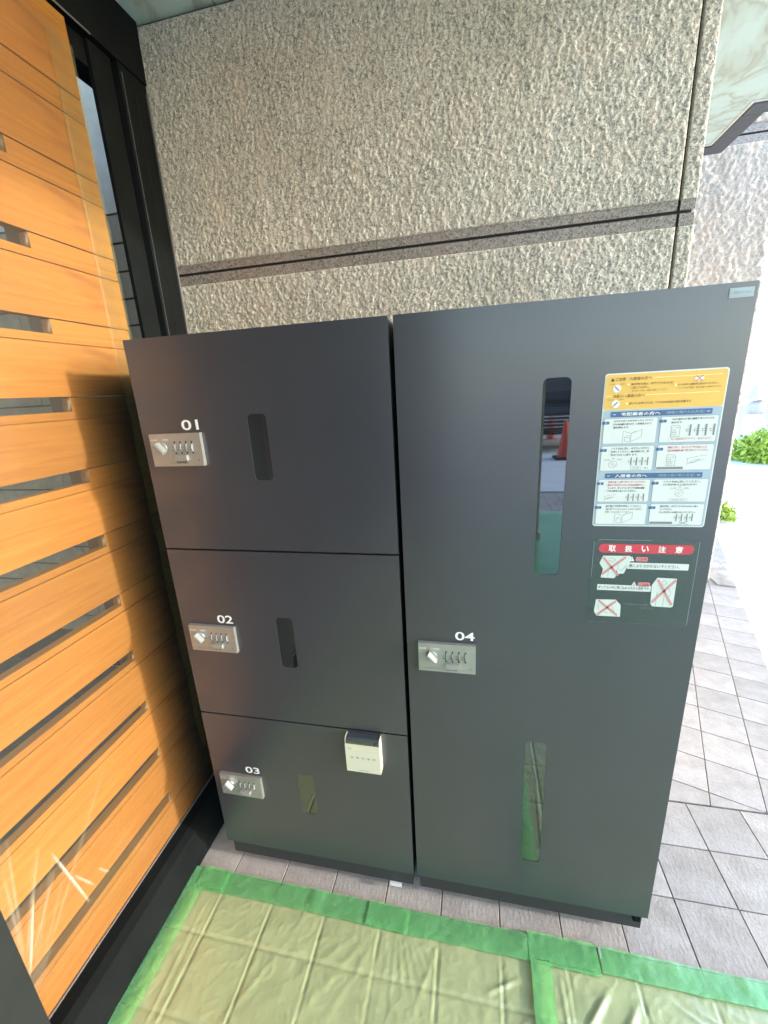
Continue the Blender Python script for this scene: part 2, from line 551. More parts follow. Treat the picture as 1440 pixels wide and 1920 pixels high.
def rough_panel(name, mat, x0, x1, z0, z1, y, parent, step=0.0030, amp=0.0024, seed=1, freq=170.0, **kw):
    """stone slab with a hammered front face at y (facing -y) and worn edges"""
    nx = max(2, int((x1 - x0) / step))
    nz = max(2, int((z1 - z0) / step))
    X, Z = np.meshgrid(np.linspace(x0, x1, nx), np.linspace(z0, z1, nz), indexing='ij')
    wx = X + 0.008 * vnoise(X, Z, 110, seed + 5)
    wz = Z * 0.72 + 0.008 * vnoise(X, Z, 110, seed + 6)
    h = vnoise(wx, wz, freq, seed) * 0.68 + vnoise(wx, wz, freq * 0.5, seed + 1) * 0.32
    h = np.clip((h - 0.25) * 1.9, 0, 1)
    h = h * h * (3 - 2 * h)
    h = h + 0.18 * vnoise(X, Z, freq * 2.2, seed + 2)
    e = np.minimum(np.minimum(X - x0, x1 - X), np.minimum(Z - z0, z1 - Z))
    edge = np.clip(e / 0.006, 0, 1)
    Y = y - amp * h * (0.25 + 0.75 * edge)
    P = np.stack([X, Y, Z], -1)
    # skirts back to the wall
    ring = np.full((nx + 2, nz + 2, 3), 0.0)
    ring[1:-1, 1:-1] = P
    ring[0, 1:-1] = P[0]
    ring[-1, 1:-1] = P[-1]
    ring[1:-1, 0] = P[:, 0]
    ring[1:-1, -1] = P[:, -1]
    ring[0, 0], ring[0, -1], ring[-1, 0], ring[-1, -1] = P[0, 0], P[0, -1], P[-1, 0], P[-1, -1]
    ring[0, :, 1] = ring[-1, :, 1] = y + 0.02
    ring[:, 0, 1] = ring[:, -1, 1] = y + 0.02
    me = grid_mesh(ring)
    return link(name, me, mat, parent, smooth=True, **kw)

# ------------------------------------------------------------------ text
def text_mesh(s, x0, x1, z0, z1, y, bold=0.0, spacing=1.0, align_w=True, res=1):
    cu = bpy.data.curves.new("t", 'FONT')
    cu.body = s
    cu.size = 1.0
    cu.offset = bold
    cu.resolution_u = res
    cu.space_character = spacing
    ob = bpy.data.objects.new("t", cu)
    COL.objects.link(ob)
    bpy.context.view_layer.update()
    dg = bpy.context.evaluated_depsgraph_get()
    me = bpy.data.meshes.new_from_object(ob.evaluated_get(dg))
    bpy.data.objects.remove(ob)
    bpy.data.curves.remove(cu)
    n = len(me.vertices)
    co = np.empty(n * 3)
    me.vertices.foreach_get('co', co)
    co = co.reshape(-1, 3)
    mn, mx = co.min(0), co.max(0)
    sz = (z1 - z0) / max(1e-6, mx[1] - mn[1])
    sx = (x1 - x0) / max(1e-6, mx[0] - mn[0])
    if not align_w:
        sx = sz
    out = np.zeros_like(co)
    out[:, 0] = x0 + (co[:, 0] - mn[0]) * sx
    out[:, 2] = z0 + (co[:, 1] - mn[1]) * sz
    out[:, 1] = y
    polys = [tuple(p.vertices) for p in me.polygons]
    bpy.data.meshes.remove(me)
    return out, polys

class Flat:
    """collects flat print (boxes a fraction of a millimetre thick, lines, lettering) by material"""
    def __init__(self):
        self.d = {}
    def _a(self, mat, co, polys):
        V, F = self.d.setdefault(mat, ([], []))
        o = len(V)
        V.extend([tuple(c) for c in co])
        F.extend([tuple(i + o for i in p) for p in polys])
    def rect(self, mat, x0, x1, z0, z1, y):
        self._a(mat, [(x0, y, z0), (x1, y, z0), (x1, y, z1), (x0, y, z1)], [(0, 1, 2, 3)])
    def rrect(self, mat, x0, x1, z0, z1, r, y):
        p = round_rect(x0, x1, z0, z1, r, 4)
        self._a(mat, [(a, y, b) for a, b in p], [tuple(range(len(p)))])
    def poly(self, mat, pts, y):
        self._a(mat, [(a, y, b) for a, b in pts], [tuple(range(len(pts)))])
    def line(self, mat, a, b, w, y):
        dx, dz = b[0] - a[0], b[1] - a[1]
        l = math.hypot(dx, dz) or 1
        nx, nz = -dz / l * w / 2, dx / l * w / 2
        self._a(mat, [(a[0] + nx, y, a[1] + nz), (b[0] + nx, y, b[1] + nz), (b[0] - nx, y, b[1] - nz), (a[0] - nx, y, a[1] - nz)], [(0, 1, 2, 3)])
    def path(self, mat, pts, w, y):
        for i in range(len(pts) - 1):
            self.line(mat, pts[i], pts[i + 1], w, y)
    def circ(self, mat, cx, cz, r, y, w=None, n=20):
        p = [(cx + r * math.cos(2 * PI * i / n), cz + r * math.sin(2 * PI * i / n)) for i in range(n)]
        if w:
            self.path(mat, p + [p[0]], w, y)
        else:
            self.poly(mat, p, y)
    def text(self, mat, s, x0, x1, z0, z1, y, **kw):
        co, po = text_mesh(s, x0, x1, z0, z1, y, **kw)
        self._a(mat, co, po)
    def build(self, name, parent, **kw):
        V, F, I, mats = [], [], [], []
        for mat, (v, f) in self.d.items():
            o = len(V)
            V += v
            F += [tuple(k + o for k in p) for p in f]
            I += [len(mats)] * len(f)
            mats.append(mat)
        me = bpy.data.meshes.new(name)
        me.from_pydata(V, [], F)
        me.polygons.foreach_set('material_index', I)
        me.update()
        kw.setdefault('kind', 'stuff')
        return link(name, me, mats, parent, **kw)

# ================================================================== SETTING
# ---- ground (pale paving out to the horizon) ----
def flat_poly(name, pts, z, mat, **kw):
    bm = bmesh.new()
    vs = [bm.verts.new((x, y, z)) for x, y in pts]
    f = bm.faces.new(vs)
    if f.normal.z < 0:
        f.normal_flip()
    f.normal_update()
    bm.normal_update()
    if f.normal.z < 0:
        bmesh.ops.reverse_faces(bm, faces=[f])
    return link(name, bm, mat, **kw)

flat_poly("ground", [(-250, -250), (250, -250), (250, 250), (-250, 250)], -0.012, 'pave', kind='structure')

# ---- tiled floor ----
TH = math.atan(0.363)
cu_, su_ = math.cos(TH), math.sin(TH)
def uv2xy(u, v):
    return (u * su_ + v * cu_, u * cu_ - v * su_)
YB = 0.530                      # where the rotated tile field begins
corner_far_u = 9.0
floor_pts = [(-0.75, -6.0), (5.2, -6.0), (5.2, YB), (2.253, YB), uv2xy(corner_far_u, 1.955), uv2xy(corner_far_u, -0.5), (-0.75, 2.0)]
floor = flat_poly("floor", floor_pts, -0.0035, 'grout', kind='structure')

def clip(poly, a, b, c):
    """keep a*x + b*y <= c"""
    out = []
    n = len(poly)
    for i in range(n):
        p, q = poly[i], poly[(i + 1) % n]
        dp, dq = a * p[0] + b * p[1] - c, a * q[0] + b * q[1] - c
        if dp <= 0:
            out.append(p)
        if dp * dq < 0:
            t = dp / (dp - dq)
            out.append((p[0] + t * (q[0] - p[0]), p[1] + t * (q[1] - p[1])))
    return out

def tile_mesh(pts, name="tile"):
    """bevelled tile, centred on its own origin"""
    cx = sum(p[0] for p in pts) / len(pts)
    cy = sum(p[1] for p in pts) / len(pts)
    loc = [(p[0] - cx, p[1] - cy) for p in pts]
    def inset(ps, k):
        out = []
        n = len(ps)
        area = sum(ps[i][0] * ps[(i + 1) % n][1] - ps[(i + 1) % n][0] * ps[i][1] for i in range(n))
        s = 1 if area > 0 else -1
        for i in range(n):
            a, b, c = Vector(ps[i - 1]), Vector(ps[i]), Vector(ps[(i + 1) % n])
            e1, e2 = (b - a).normalized(), (c - b).normalized()
            n1, n2 = Vector((-e1.y, e1.x)) * s, Vector((-e2.y, e2.x)) * s
            d = (n1 + n2)
            den = 1 + n1.dot(n2)
            if den < 0.15:
                den = 0.15
            out.append(tuple(b + d / den * k))
        return out
    rings = [(inset(loc, 0.0018), -0.010), (inset(loc, 0.0018), -0.0012), (inset(loc, 0.0030), 0.0)]
    V, F = [], []
    n = len(pts)
    for r, z in rings:
        V += [(p[0], p[1], z) for p in r]
    area = sum(loc[i][0] * loc[(i + 1) % n][1] - loc[(i + 1) % n][0] * loc[i][1] for i in range(n))
    for k in range(2):
        for i in range(n):
            j = (i + 1) % n
            q = (k * n + i, k * n + j, (k + 1) * n + j, (k + 1) * n + i)
            F.append(q if area > 0 else q[::-1])
    top = tuple(range(2 * n, 3 * n))
    F.append(top if area > 0 else top[::-1])
    me = bpy.data.meshes.new(name)
    me.from_pydata(V, [], F)
    me.update()
    me.materials.append(M['tile'])
    return me, (cx, cy)

PX, PY, X0, Y0 = 0.1939, 0.1890, 0.0294, -0.2307
full1, _ = tile_mesh([(-PX / 2, -PY / 2), (PX / 2, -PY / 2), (PX / 2, PY / 2), (-PX / 2, PY / 2)])
floor_w = world_loc(floor)
def put_tile(me, x, y, dz=0.0, rot=0.0):
    o = bpy.data.objects.new("tile", me)
    COL.objects.link(o)
    o.parent = floor
    o.location = Vector((x, y, dz)) - floor_w
    o.rotation_euler = (random.uniform(-.0012, .0012), random.uniform(-.0012, .0012), rot)
    return o
rest = []            # tiles outside the view, joined
for i in range(-4, 27):
    for j in range(-30, 4):
        xa, ya = X0 + i * PX, Y0 + j * PY
        cx, cy = xa + PX / 2, ya + PY / 2
        if cx > 5.0:
            continue
        inview = (-2 <= i <= 12) and (j >= -4) and not (0 < cx < 1.35 and j > 1)
        if inview:
            put_tile(full1, cx, cy, random.uniform(-.0004, .0004))
        else:
            rest.append((cx, cy, 0.0, None))
full2, _ = tile_mesh([(-0.191 / 2, -0.188 / 2), (0.191 / 2, -0.188 / 2), (0.191 / 2, 0.188 / 2), (-0.191 / 2, 0.188 / 2)])
U0, V0 = 1.204, 1.764
for a in range(-14, 30):
    for b in range(-9, 1):
        u0, u1 = U0 + a * 0.191, U0 + (a + 1) * 0.191
        v0, v1 = V0 + b * 0.188, V0 + (b + 1) * 0.188
        poly = [uv2xy(u0, v0), uv2xy(u1, v0), uv2xy(u1, v1), uv2xy(u0, v1)]
        cl = clip(poly, 0, -1, -YB)
        if len(cl) < 3:
            continue
        ar = abs(sum(cl[i][0] * cl[(i + 1) % len(cl)][1] - cl[(i + 1) % len(cl)][0] * cl[i][1] for i in range(len(cl)))) / 2
        if ar < 0.0006:
            continue
        me, c = tile_mesh(cl)
        if c[0] < 1.5 or c[0] < 0.907 + (c[1] + 1.02) * 0.36 or a > 24:
            rest_me = me
            rest.append((c[0], c[1], 0.0, me))
        else:
            put_tile(me, c[0], c[1], random.uniform(-.0004, .0004))
V, F = [], []
for cx, cy, z, me in rest:
    me = me or full1
    o = len(V)
    V += [(v.co.x + cx, v.co.y + cy, v.co.z) for v in me.vertices]
    F += [tuple(k + o for k in p.vertices) for p in me.polygons]
me = bpy.data.meshes.new("outer_tiles")
me.from_pydata(V, [], F)
me.update()
link("outer_tiles", me, 'tile', floor, kind='stuff')

flat_poly("path", [(-6, -3.4), (-0.30, -3.4), (-0.30, 1.0), (-6, 1.0)], 0.004, 'soil', kind='structure')

# ---- granite wall behind the locker ----
YW = 0.60
wall = thing("stone_wall", "rough beige granite wall rising straight behind the dark locker", "wall", (0.6, YW, 0))
box_obj("backing", 'joint', (-0.30, 1.545, YW + 0.012, 2.6, 0.0, 3.6), wall)
rough_panel("stone_panel", 'granite', -0.295, 1.5015, 2.2165, 2.9375, YW, wall, seed=3, label="large upper granite slab")
rough_panel("stone_panel", 'granite', -0.295, 1.5015, 1.55, 2.1460, YW, wall, seed=31)
rough_panel("stone_panel", 'granite', 1.5095, 1.552, 2.2165, 2.9375, YW, wall, seed=53, label="narrow granite slab at the wall's corner")
rough_panel("stone_panel", 'granite', 1.5095, 1.552, 1.55, 2.1460, YW, wall, seed=57)
for xa, xb in ((-0.295, 1.5015), (1.5095, 1.549)):
    box_obj("smooth_margin", 'polished', (xa, xb, YW + 0.001, YW + 0.011, 2.1890, 2.2155), wall, 0.0015)
    box_obj("smooth_margin", 'polished', (xa, xb, YW + 0.001, YW + 0.011, 2.1470, 2.1800), wall, 0.0015)
box_obj("lower_panel", 'granite', (-0.295, 1.549, YW + 0.002, YW + 0.011, 0.0, 1.544), wall)
# side return of the wall
bmr = bmesh.new()
box(bmr, 1.5455, 1.5515, YW + 0.03, 2.6, 0.0, 2.9375)
link("side_panel", bmr, 'granite', wall)

# ---- far pillar ----
pil = thing("stone_pillar", "sunlit pale rough granite pillar standing beyond the wall's right corner", "pillar", (2.2, 2.74, 0))
box_obj("core", 'joint', (1.70, 2.86, 2.76, 3.30, 0.0, 4.4), pil)
rough_panel("stone_panel", 'granite2', 1.70, 2.875, 0.0, 3.150, 2.74, pil, step=0.008, amp=0.011, seed=71, freq=85)
rough_panel("stone_panel", 'granite2', 1.70, 2.875, 3.255, 4.40, 2.74, pil, step=0.010, amp=0.011, seed=75, freq=85)
box_obj("smooth_margin", 'polished', (1.70, 2.870, 2.742, 2.758, 3.152, 3.196), pil)
box_obj("smooth_margin", 'polished', (1.70, 2.870, 2.742, 2.758, 3.208, 3.253), pil)
box_obj("side_panel", 'granite2', (2.861, 2.873, 2.765, 3.30, 0.0, 4.4), pil)

# ---- ceiling ----
CZ = 2.949
ceiling = bpy.data.objects.new("ceiling", None)
COL.objects.link(ceiling)
ceiling.location = (0, 0, CZ)
ceiling['kind'] = 'structure'
for b in ((-3.0, -0.36, -3.4, 0.45), (-0.355, 0.072, -3.4, 0.612), (0.077, 2.05, -3.4, 0.612), (2.055, 4.6, -3.4, -1.0)):  # unseen extents and front panel shaped to hold back skylight and admit sun
    box_obj("ceiling_panel", 'marble', (b[0], b[1], b[2], b[3], CZ, CZ + 0.03), ceiling, 0.002)
box_obj("ceiling_panel", 'marble', (1.5525, 2.195, 0.70, 2.150, CZ, CZ + 0.03), ceiling)
box_obj("ceiling_panel", 'marble', (2.196, 2.75, 0.70, 1.765, CZ, CZ + 0.03), ceiling)  # unseen right end cut short so more sky light reaches the floor
box_obj("roof_slab", 'backwall', (-0.35, 2.05, -3.4, 0.61, CZ + 0.032, CZ + 0.30), ceiling)
# edge trim and dark drop fascia, following the stepped edge
def edge_seg(name, mat, p, q, t, z0, z1, off):
    (x0, y0), (x1, y1) = p, q
    bm = bmesh.new()
    if abs(x1 - x0) < 1e-6:
        box(bm, x0 + off, x0 + off + t, min(y0, y1), max(y0, y1), z0, z1)
    else:
        box(bm, min(x0, x1), max(x0, x1), y0 + off, y0 + off + t, z0, z1)
    link(name, bm, mat, ceiling)
edge_seg("edge_trim", 'trim', (2.2125, 1.768), (2.75, 1.768), 0.012, CZ - 0.004, CZ + 0.028, 0.0)
edge_seg("edge_trim", 'trim', (2.1985, 1.768), (2.1985, 2.166), 0.012, CZ - 0.004, CZ + 0.028, 0.0)
edge_seg("edge_trim", 'trim', (1.5525, 2.153), (2.1975, 2.153), 0.012, CZ - 0.004, CZ + 0.028, 0.0)
edge_seg("fascia", 'fascia', (2.2135, 1.7815), (2.75, 1.7815), 0.09, CZ - 0.012, CZ + 0.12, 0.0)
edge_seg("fascia", 'fascia', (2.2120, 1.875), (2.2120, 2.26), 0.09, CZ - 0.012, CZ + 0.12, 0.0)
edge_seg("fascia", 'fascia', (1.5525, 2.1665), (2.2100, 2.1665), 0.09, CZ - 0.012, CZ + 0.12, 0.0)

# ---- neighbouring tiled wall seen through the fence ----
bw = thing("tiled_wall", "dim grey brown tiled wall with black joints seen through the fence slots", "wall", (-2.2, 1.0, 0))
box_obj("backing", 'joint', (-4.2, -0.722, 1.012, 1.3, 0, 2.590), bw)
box_obj("corner_strip", 'walltile', (-0.721, -0.35, 1.001, 1.3, 0, 2.590), bw)
box_obj("plaster", 'backwall', (-4.2, -0.35, 1.002, 1.3, 2.6005, 3.5), bw)
CH = 0.1227
tm = None
for r in range(0, 19):
    for c in range(0, 9):
        if tm is None:
            bm = bmesh.new()
            box(bm, 0, 0.386, 0, 0.010, 0, CH - 0.0095)
            bevel_all(bm, 0.0015, 1)
            tm = bpy.data.meshes.new("wall_tile")
            bm.to_mesh(tm)
            bm.free()
            tm.materials.append(M['walltile'])
        o = bpy.data.objects.new("tile", tm)
        COL.objects.link(o)
        o.parent = bw
        o.location = Vector((-1.110 - 0.390 * c, 1.0 + random.uniform(-.001, .001), 2.595 - (r + 1) * CH + 0.0048)) - world_loc(bw)

# ---- unseen building added at the back left so the doors mirror something dark ----
hall = thing("added_dark_building", "unseen dark brown building added behind the viewer to darken the door reflections", "building", (-1.4, -3.6, 0))
box_obj("wall", 'brown', (-4.5, 0.7, -4.0, -3.55, 0, 3.6), hall)
for k in range(3):
    box_obj("window", 'glass', (-3.6 + k * 1.4, -2.6 + k * 1.4, -3.549, -3.53, 0.9, 2.3), hall)
box_obj("wall", 'brown', (-3.2, -0.9, -3.54, -1.6, 0, 3.5), hall)
col = thing("square_column", "beige square stone column standing on the pavement behind the viewer", "column", (1.52, -3.8, 0))
box_obj("shaft", 'beige', (1.43, 1.62, -3.95, -3.72, 0.08, 3.6), col, 0.006)
box_obj("base", 'beige', (1.41, 1.64, -3.97, -3.70, 0.0, 0.078), col, 0.006)

# ---- distant pale building (washed out) ----
fb = thing("pale_building", "washed out pale building across the sunlit street", "building", (14, 24, 0))
box_obj("wall", 'facade', (4, 34, 24, 34, 0, 16), fb)
for c in range(6):
    wnd = box_obj("window", 'lamp', (6 + c * 4, 7.8 + c * 4, 23.96, 23.995, 4.0, 5.4), fb)
    box_obj("frame", 'trim', (5.9 + c * 4, 7.9 + c * 4, 23.93, 23.99, 3.85, 3.97), wnd)
fb2 = thing("street_building", "plain pale building on the far right across the street", "building", (24, 0, 0))
box_obj("wall", 'facade', (24, 30, 9, 23, 0, 9.0), fb2)
box_obj("roof", 'trim', (23.8, 30.2, 8.8, 23.2, 9.003, 9.2), fb2)

# ================================================================== WOODEN FENCE
XF = -0.22
fence = thing("wooden_fence", "orange wooden slatted fence in a black steel frame left of the locker", "fence", (XF, 0, 0))
def jz(k):
    return 2.366 - 0.2066 * k
YS, YE, YN = 0.0065, 0.2838, -0.78
for k in range(-2, 11):
    zt, zb = jz(k), jz(k + 1) + 0.0015
    if k == -2:
        zt = 2.765
    if k == 10:
        zb = 0.088
    bm = bmesh.new()
    j = random.uniform(-.0008, .0008)
    top = zt - 0.0015
    main_top = (jz(k) if k > -2 else 2.765 + 0.06) - 0.060
    if k == -2:
        box(bm, XF - 0.030, XF + j, YN, YE, zb, top)
    else:
        # main body with chamfered upper edge
        pts = [(XF + j, zb), (XF + j, main_top - 0.0045), (XF - 0.0015 + j, main_top - 0.003), (XF - 0.030, main_top - 0.003), (XF - 0.030, zb)]
        a = [bm.verts.new((x, YN, z)) for x, z in pts]
        b = [bm.verts.new((x, YE, z)) for x, z in pts]
        fs = [bm.faces.new(a), bm.faces.new(b[::-1])]
        for i in range(len(pts)):
            fs.append(bm.faces.new([a[i], b[i], b[(i + 1) % 5], a[(i + 1) % 5]]))
        bmesh.ops.recalc_face_normals(bm, faces=fs)
        # set-back tongue: low strip full length, high strip beside the slot
        box(bm, XF - 0.030, XF - 0.0012 + j, YN, YE, main_top - 0.0003, zt - 0.040)
        box(bm, XF - 0.028, XF - 0.0075, YN, YE - 0.001, main_top - 0.0029, main_top - 0.0004)
        box(bm, XF - 0.030, XF - 0.0012 + j, YS, YE, zt - 0.0398, top)
    link("board", bm, 'wood', fence)
# uprights behind the boards
box_obj("rail_post", 'slot', (XF - 0.075, XF - 0.032, YS + 0.004, YS + 0.05, 0.0, 2.76), fence)
box_obj("rail_post", 'slot', (XF - 0.075, XF - 0.032, 0.235, 0.280, 0.0, 2.76), fence)
# steel frame
box_obj("top_beam", 'black', (-0.32, -0.213, -1.3, 0.5965, 2.7755, CZ - 0.001), fence, 0.002)
box_obj("top_edge_highlight", 'steelline', (-0.2130, -0.2100, -1.3, 0.365, 2.7725, 2.7765), fence)  # highlight under the top beam, built as a pale strip
box_obj("top_channel", 'black', (-0.31, -0.245, 0.286, 0.45, 2.705, 2.7750), fence)
box_obj("end_post", 'black', (-0.245, -0.232, 0.3700, 0.4560, 0.0, 2.7740), fence, 0.002)
box_obj("end_post", 'black', (-0.29, -0.218, 0.4700, 0.5960, 0.0, 2.7740), fence, 0.002)
box_obj("post_edge", 'alu', (-0.2178, -0.2150, 0.4790, 0.4812, 0.0, 2.75), fence)
box_obj("post_edge", 'greypost', (-0.2178, -0.2160, 0.5300, 0.5315, 0.0, 2.75), fence)
box_obj("post_edge", 'steelline', (-0.2178, -0.2120, 0.5890, 0.5955, 0.0, 2.75), fence)
bm = bmesh.new()
kp = [(-0.2140, 0.0), (-0.2140, 0.124), (-0.175, 0.122), (-0.150, 0.108), (-0.1180, 0.046), (-0.1165, 0.036), (-0.1165, 0.0)]
ka = [bm.verts.new((x, -1.3, z)) for x, z in kp]
kb = [bm.verts.new((x, 0.56, z)) for x, z in kp]
kf = [bm.faces.new(ka), bm.faces.new(kb[::-1])]
for i in range(len(kp)):
    kf.append(bm.faces.new([ka[i], kb[i], kb[(i + 1) % len(kp)], ka[(i + 1) % len(kp)]]))
bmesh.ops.recalc_face_normals(bm, faces=kf)
bevel_all(bm, 0.002, 2, 0.3)
link("base_beam", bm, 'black', fence)
box_obj("base_edge_highlight", 'steelline', (-0.2165, -0.2135, -1.3, 0.36, 0.100, 0.1290), fence, 0.0008)  # highlight along the beam's back edge, built as a pale strip
box_obj("base_channel", 'black', (-0.2600, -0.2230, -1.3, 0.44, 0.0, 0.085), fence, 0.002)
box_obj("near_post", 'greypost', (-0.30, -0.1100, -0.90, -0.575, 0.0, CZ - 0.001), fence, 0.003)

# clear wrapping film on the fence
def seg_ridge(Y, Z, a, b, w, h):
    ay, az = a
    by, bz = b
    dy, dz = by - ay, bz - az
    L2 = dy * dy + dz * dz
    t = np.clip(((Y - ay) * dy + (Z - az) * dz) / L2, 0, 1)
    d = np.hypot(Y - ay - t * dy, Z - az - t * dz)
    taper = np.sin(np.clip(t, 0.02, 0.98) * PI) ** 0.5
    return h * np.exp(-(d / w) ** 2) * taper
ys = np.linspace(-0.57, 0.255, 240)
zs = np.concatenate([np.linspace(0.095, 0.9, 210), np.linspace(0.9, 2.72, 150)[1:]])
Yg, Zg = np.meshgrid(ys, zs, indexing='ij')
Xg = XF + 0.0018 + 0.0008 * vnoise(Yg, Zg, 6, 5) + 0.0005 * vnoise(Yg, Zg, 40, 6)
ridges = [((-0.395, 0.545), (-0.352, 0.295), 0.0035, 0.0045), ((-0.528, 0.30), (-0.462, 0.50), 0.005, 0.0036),
          ((-0.365, 0.42), (-0.325, 0.32), 0.003, 0.003), ((-0.300, 0.35), (-0.275, 0.30), 0.003, 0.0025),
          ((-0.528, 0.34), (-0.500, 0.62), 0.005, 0.0012), ((-0.528, 0.34), (-0.42, 0.60), 0.006, 0.0010),
          ((-0.528, 0.34), (-0.47, 0.70), 0.005, 0.0010), ((-0.53, 0.31), (-0.40, 0.50), 0.004, 0.0012),
          ((0.215, 2.63), (0.205, 1.80), 0.004, 0.0015)]
for k in range(0, 11):
    ridges.append(((0.000, jz(k) - 0.012), (-0.006, jz(k) - 0.030), 0.0035, 0.0022))
Cg = np.zeros_like(Xg)
for a, b, w, h in ridges:
    rg = seg_ridge(Yg, Zg, a, b, w, h)
    Xg += rg
    Cg = np.maximum(Cg, np.clip(seg_ridge(Yg, Zg, a, b, w * 0.75, 1.0) * min(1.0, h / 0.0045), 0, 1))
for k in range(26):
    a0 = math.radians(48 + k * 3.1 + random.uniform(-2, 2))
    L0 = random.uniform(0.08, 0.55)
    Cg = np.maximum(Cg, random.uniform(0.03, 0.13) * seg_ridge(Yg, Zg, (-0.56, 0.20), (-0.56 + L0 * math.cos(a0), 0.20 + L0 * math.sin(a0)), 0.006, 1.0))  # glint streaks painted into the film, no fold in the mesh
film_me = grid_mesh(np.stack([Xg, Yg, Zg], -1))
film_me.attributes.new('crease_glint', 'FLOAT', 'POINT').data.foreach_set('value', Cg.ravel().astype(np.float32))
film = link("wrapping_film", film_me, 'fencefilm',
            label="clear wrinkled plastic film stretched over the orange wooden boards", cat="plastic film", smooth=True)
ys = np.linspace(0.205, 0.287, 14)
zs = np.linspace(0.30, 2.70, 300)
Yg, Zg = np.meshgrid(ys, zs, indexing='ij')
Yg = Yg + (0.010 * (vnoise(Yg * 0, Zg, 9, 3) - 0.5)) * (Yg < 0.24)
Xg = XF + 0.0042 + 0.0012 * vnoise(Yg, Zg, 30, 8) + 0.0015 * vnoise(Yg * 0.4, Zg, 12, 9)
link("film_tape", grid_mesh(np.stack([Xg, Yg, Zg], -1)), 'filmtape',
     label="yellowed translucent tape strip running down the board ends", cat="tape", smooth=True)

# ================================================================== LOCKER
H, ZB = 1.880, 0.110
XM0, XM1, XR = 0.7113, 0.7240, 1.4389
lk = thing("parcel_locker", "dark grey parcel locker with four numbered doors against granite wall", "locker", (0.72, 0.25, 0))
T = 0.020
# carcasses (two columns), behind the doors
for xa, xb in ((0.004, XM0 - 0.002), (XM1 + 0.002, XR - 0.004)):
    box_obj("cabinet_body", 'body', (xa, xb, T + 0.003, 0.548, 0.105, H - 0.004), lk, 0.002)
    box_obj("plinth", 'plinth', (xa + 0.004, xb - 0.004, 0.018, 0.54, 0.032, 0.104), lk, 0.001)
box_obj("plinth_clip", 'black', (1.405, 1.424, 0.010, 0.0175, 0.070, 0.105), lk, 0.001)
for x in (0.05, 0.66, 0.78, 1.38):
    bm = bmesh.new()
    bmesh.ops.create_cone(bm, cap_ends=True, segments=16, radius1=0.022, radius2=0.016, depth=0.032,
                          matrix=Matrix.Translation((x, 0.075, 0.016)))
    link("foot", bm, 'rubber', lk)

Z12, Z23 = 1.2935, 0.6992
g = 0.0028
doors = [("01", 0.0, XM0, Z12 + g, H, [(0.3262, 0.3795, 1.5000, 1.6765)]),
         ("02", 0.0, XM0, Z23 + g, Z12 - g, [(0.3262, 0.3800, 0.9080, 1.0810)]),
         ("03", 0.0, XM0, ZB, Z23 - g, [(0.3255, 0.3830, 0.3120, 0.4850)]),
         ("04", XM1, XR, ZB, H, [(1.0550, 1.1145, 1.2520, 1.7230), (1.0560, 1.1145, 0.2670, 0.7310)])]
for n, x0, x1, z0, z1, wins in doors:
    outer = round_rect(x0, x1, z0, z1, 0.0015, 2)
    holes = [round_rect(a, b, c, d, 0.0125, 6) for a, b, c, d in wins]
    bm = holed_plate(outer, holes, 0.0, T)
    d = link("door", bm, 'door', lk)
    for a, b, c, e in wins:
        bm = bmesh.new()
        prism_xz(bm, round_rect(a + 0.0003, b - 0.0003, c + 0.0003, e - 0.0003, 0.0122, 6), 0.0012, 0.006)
        link("window_pane", bm, 'pane', d)

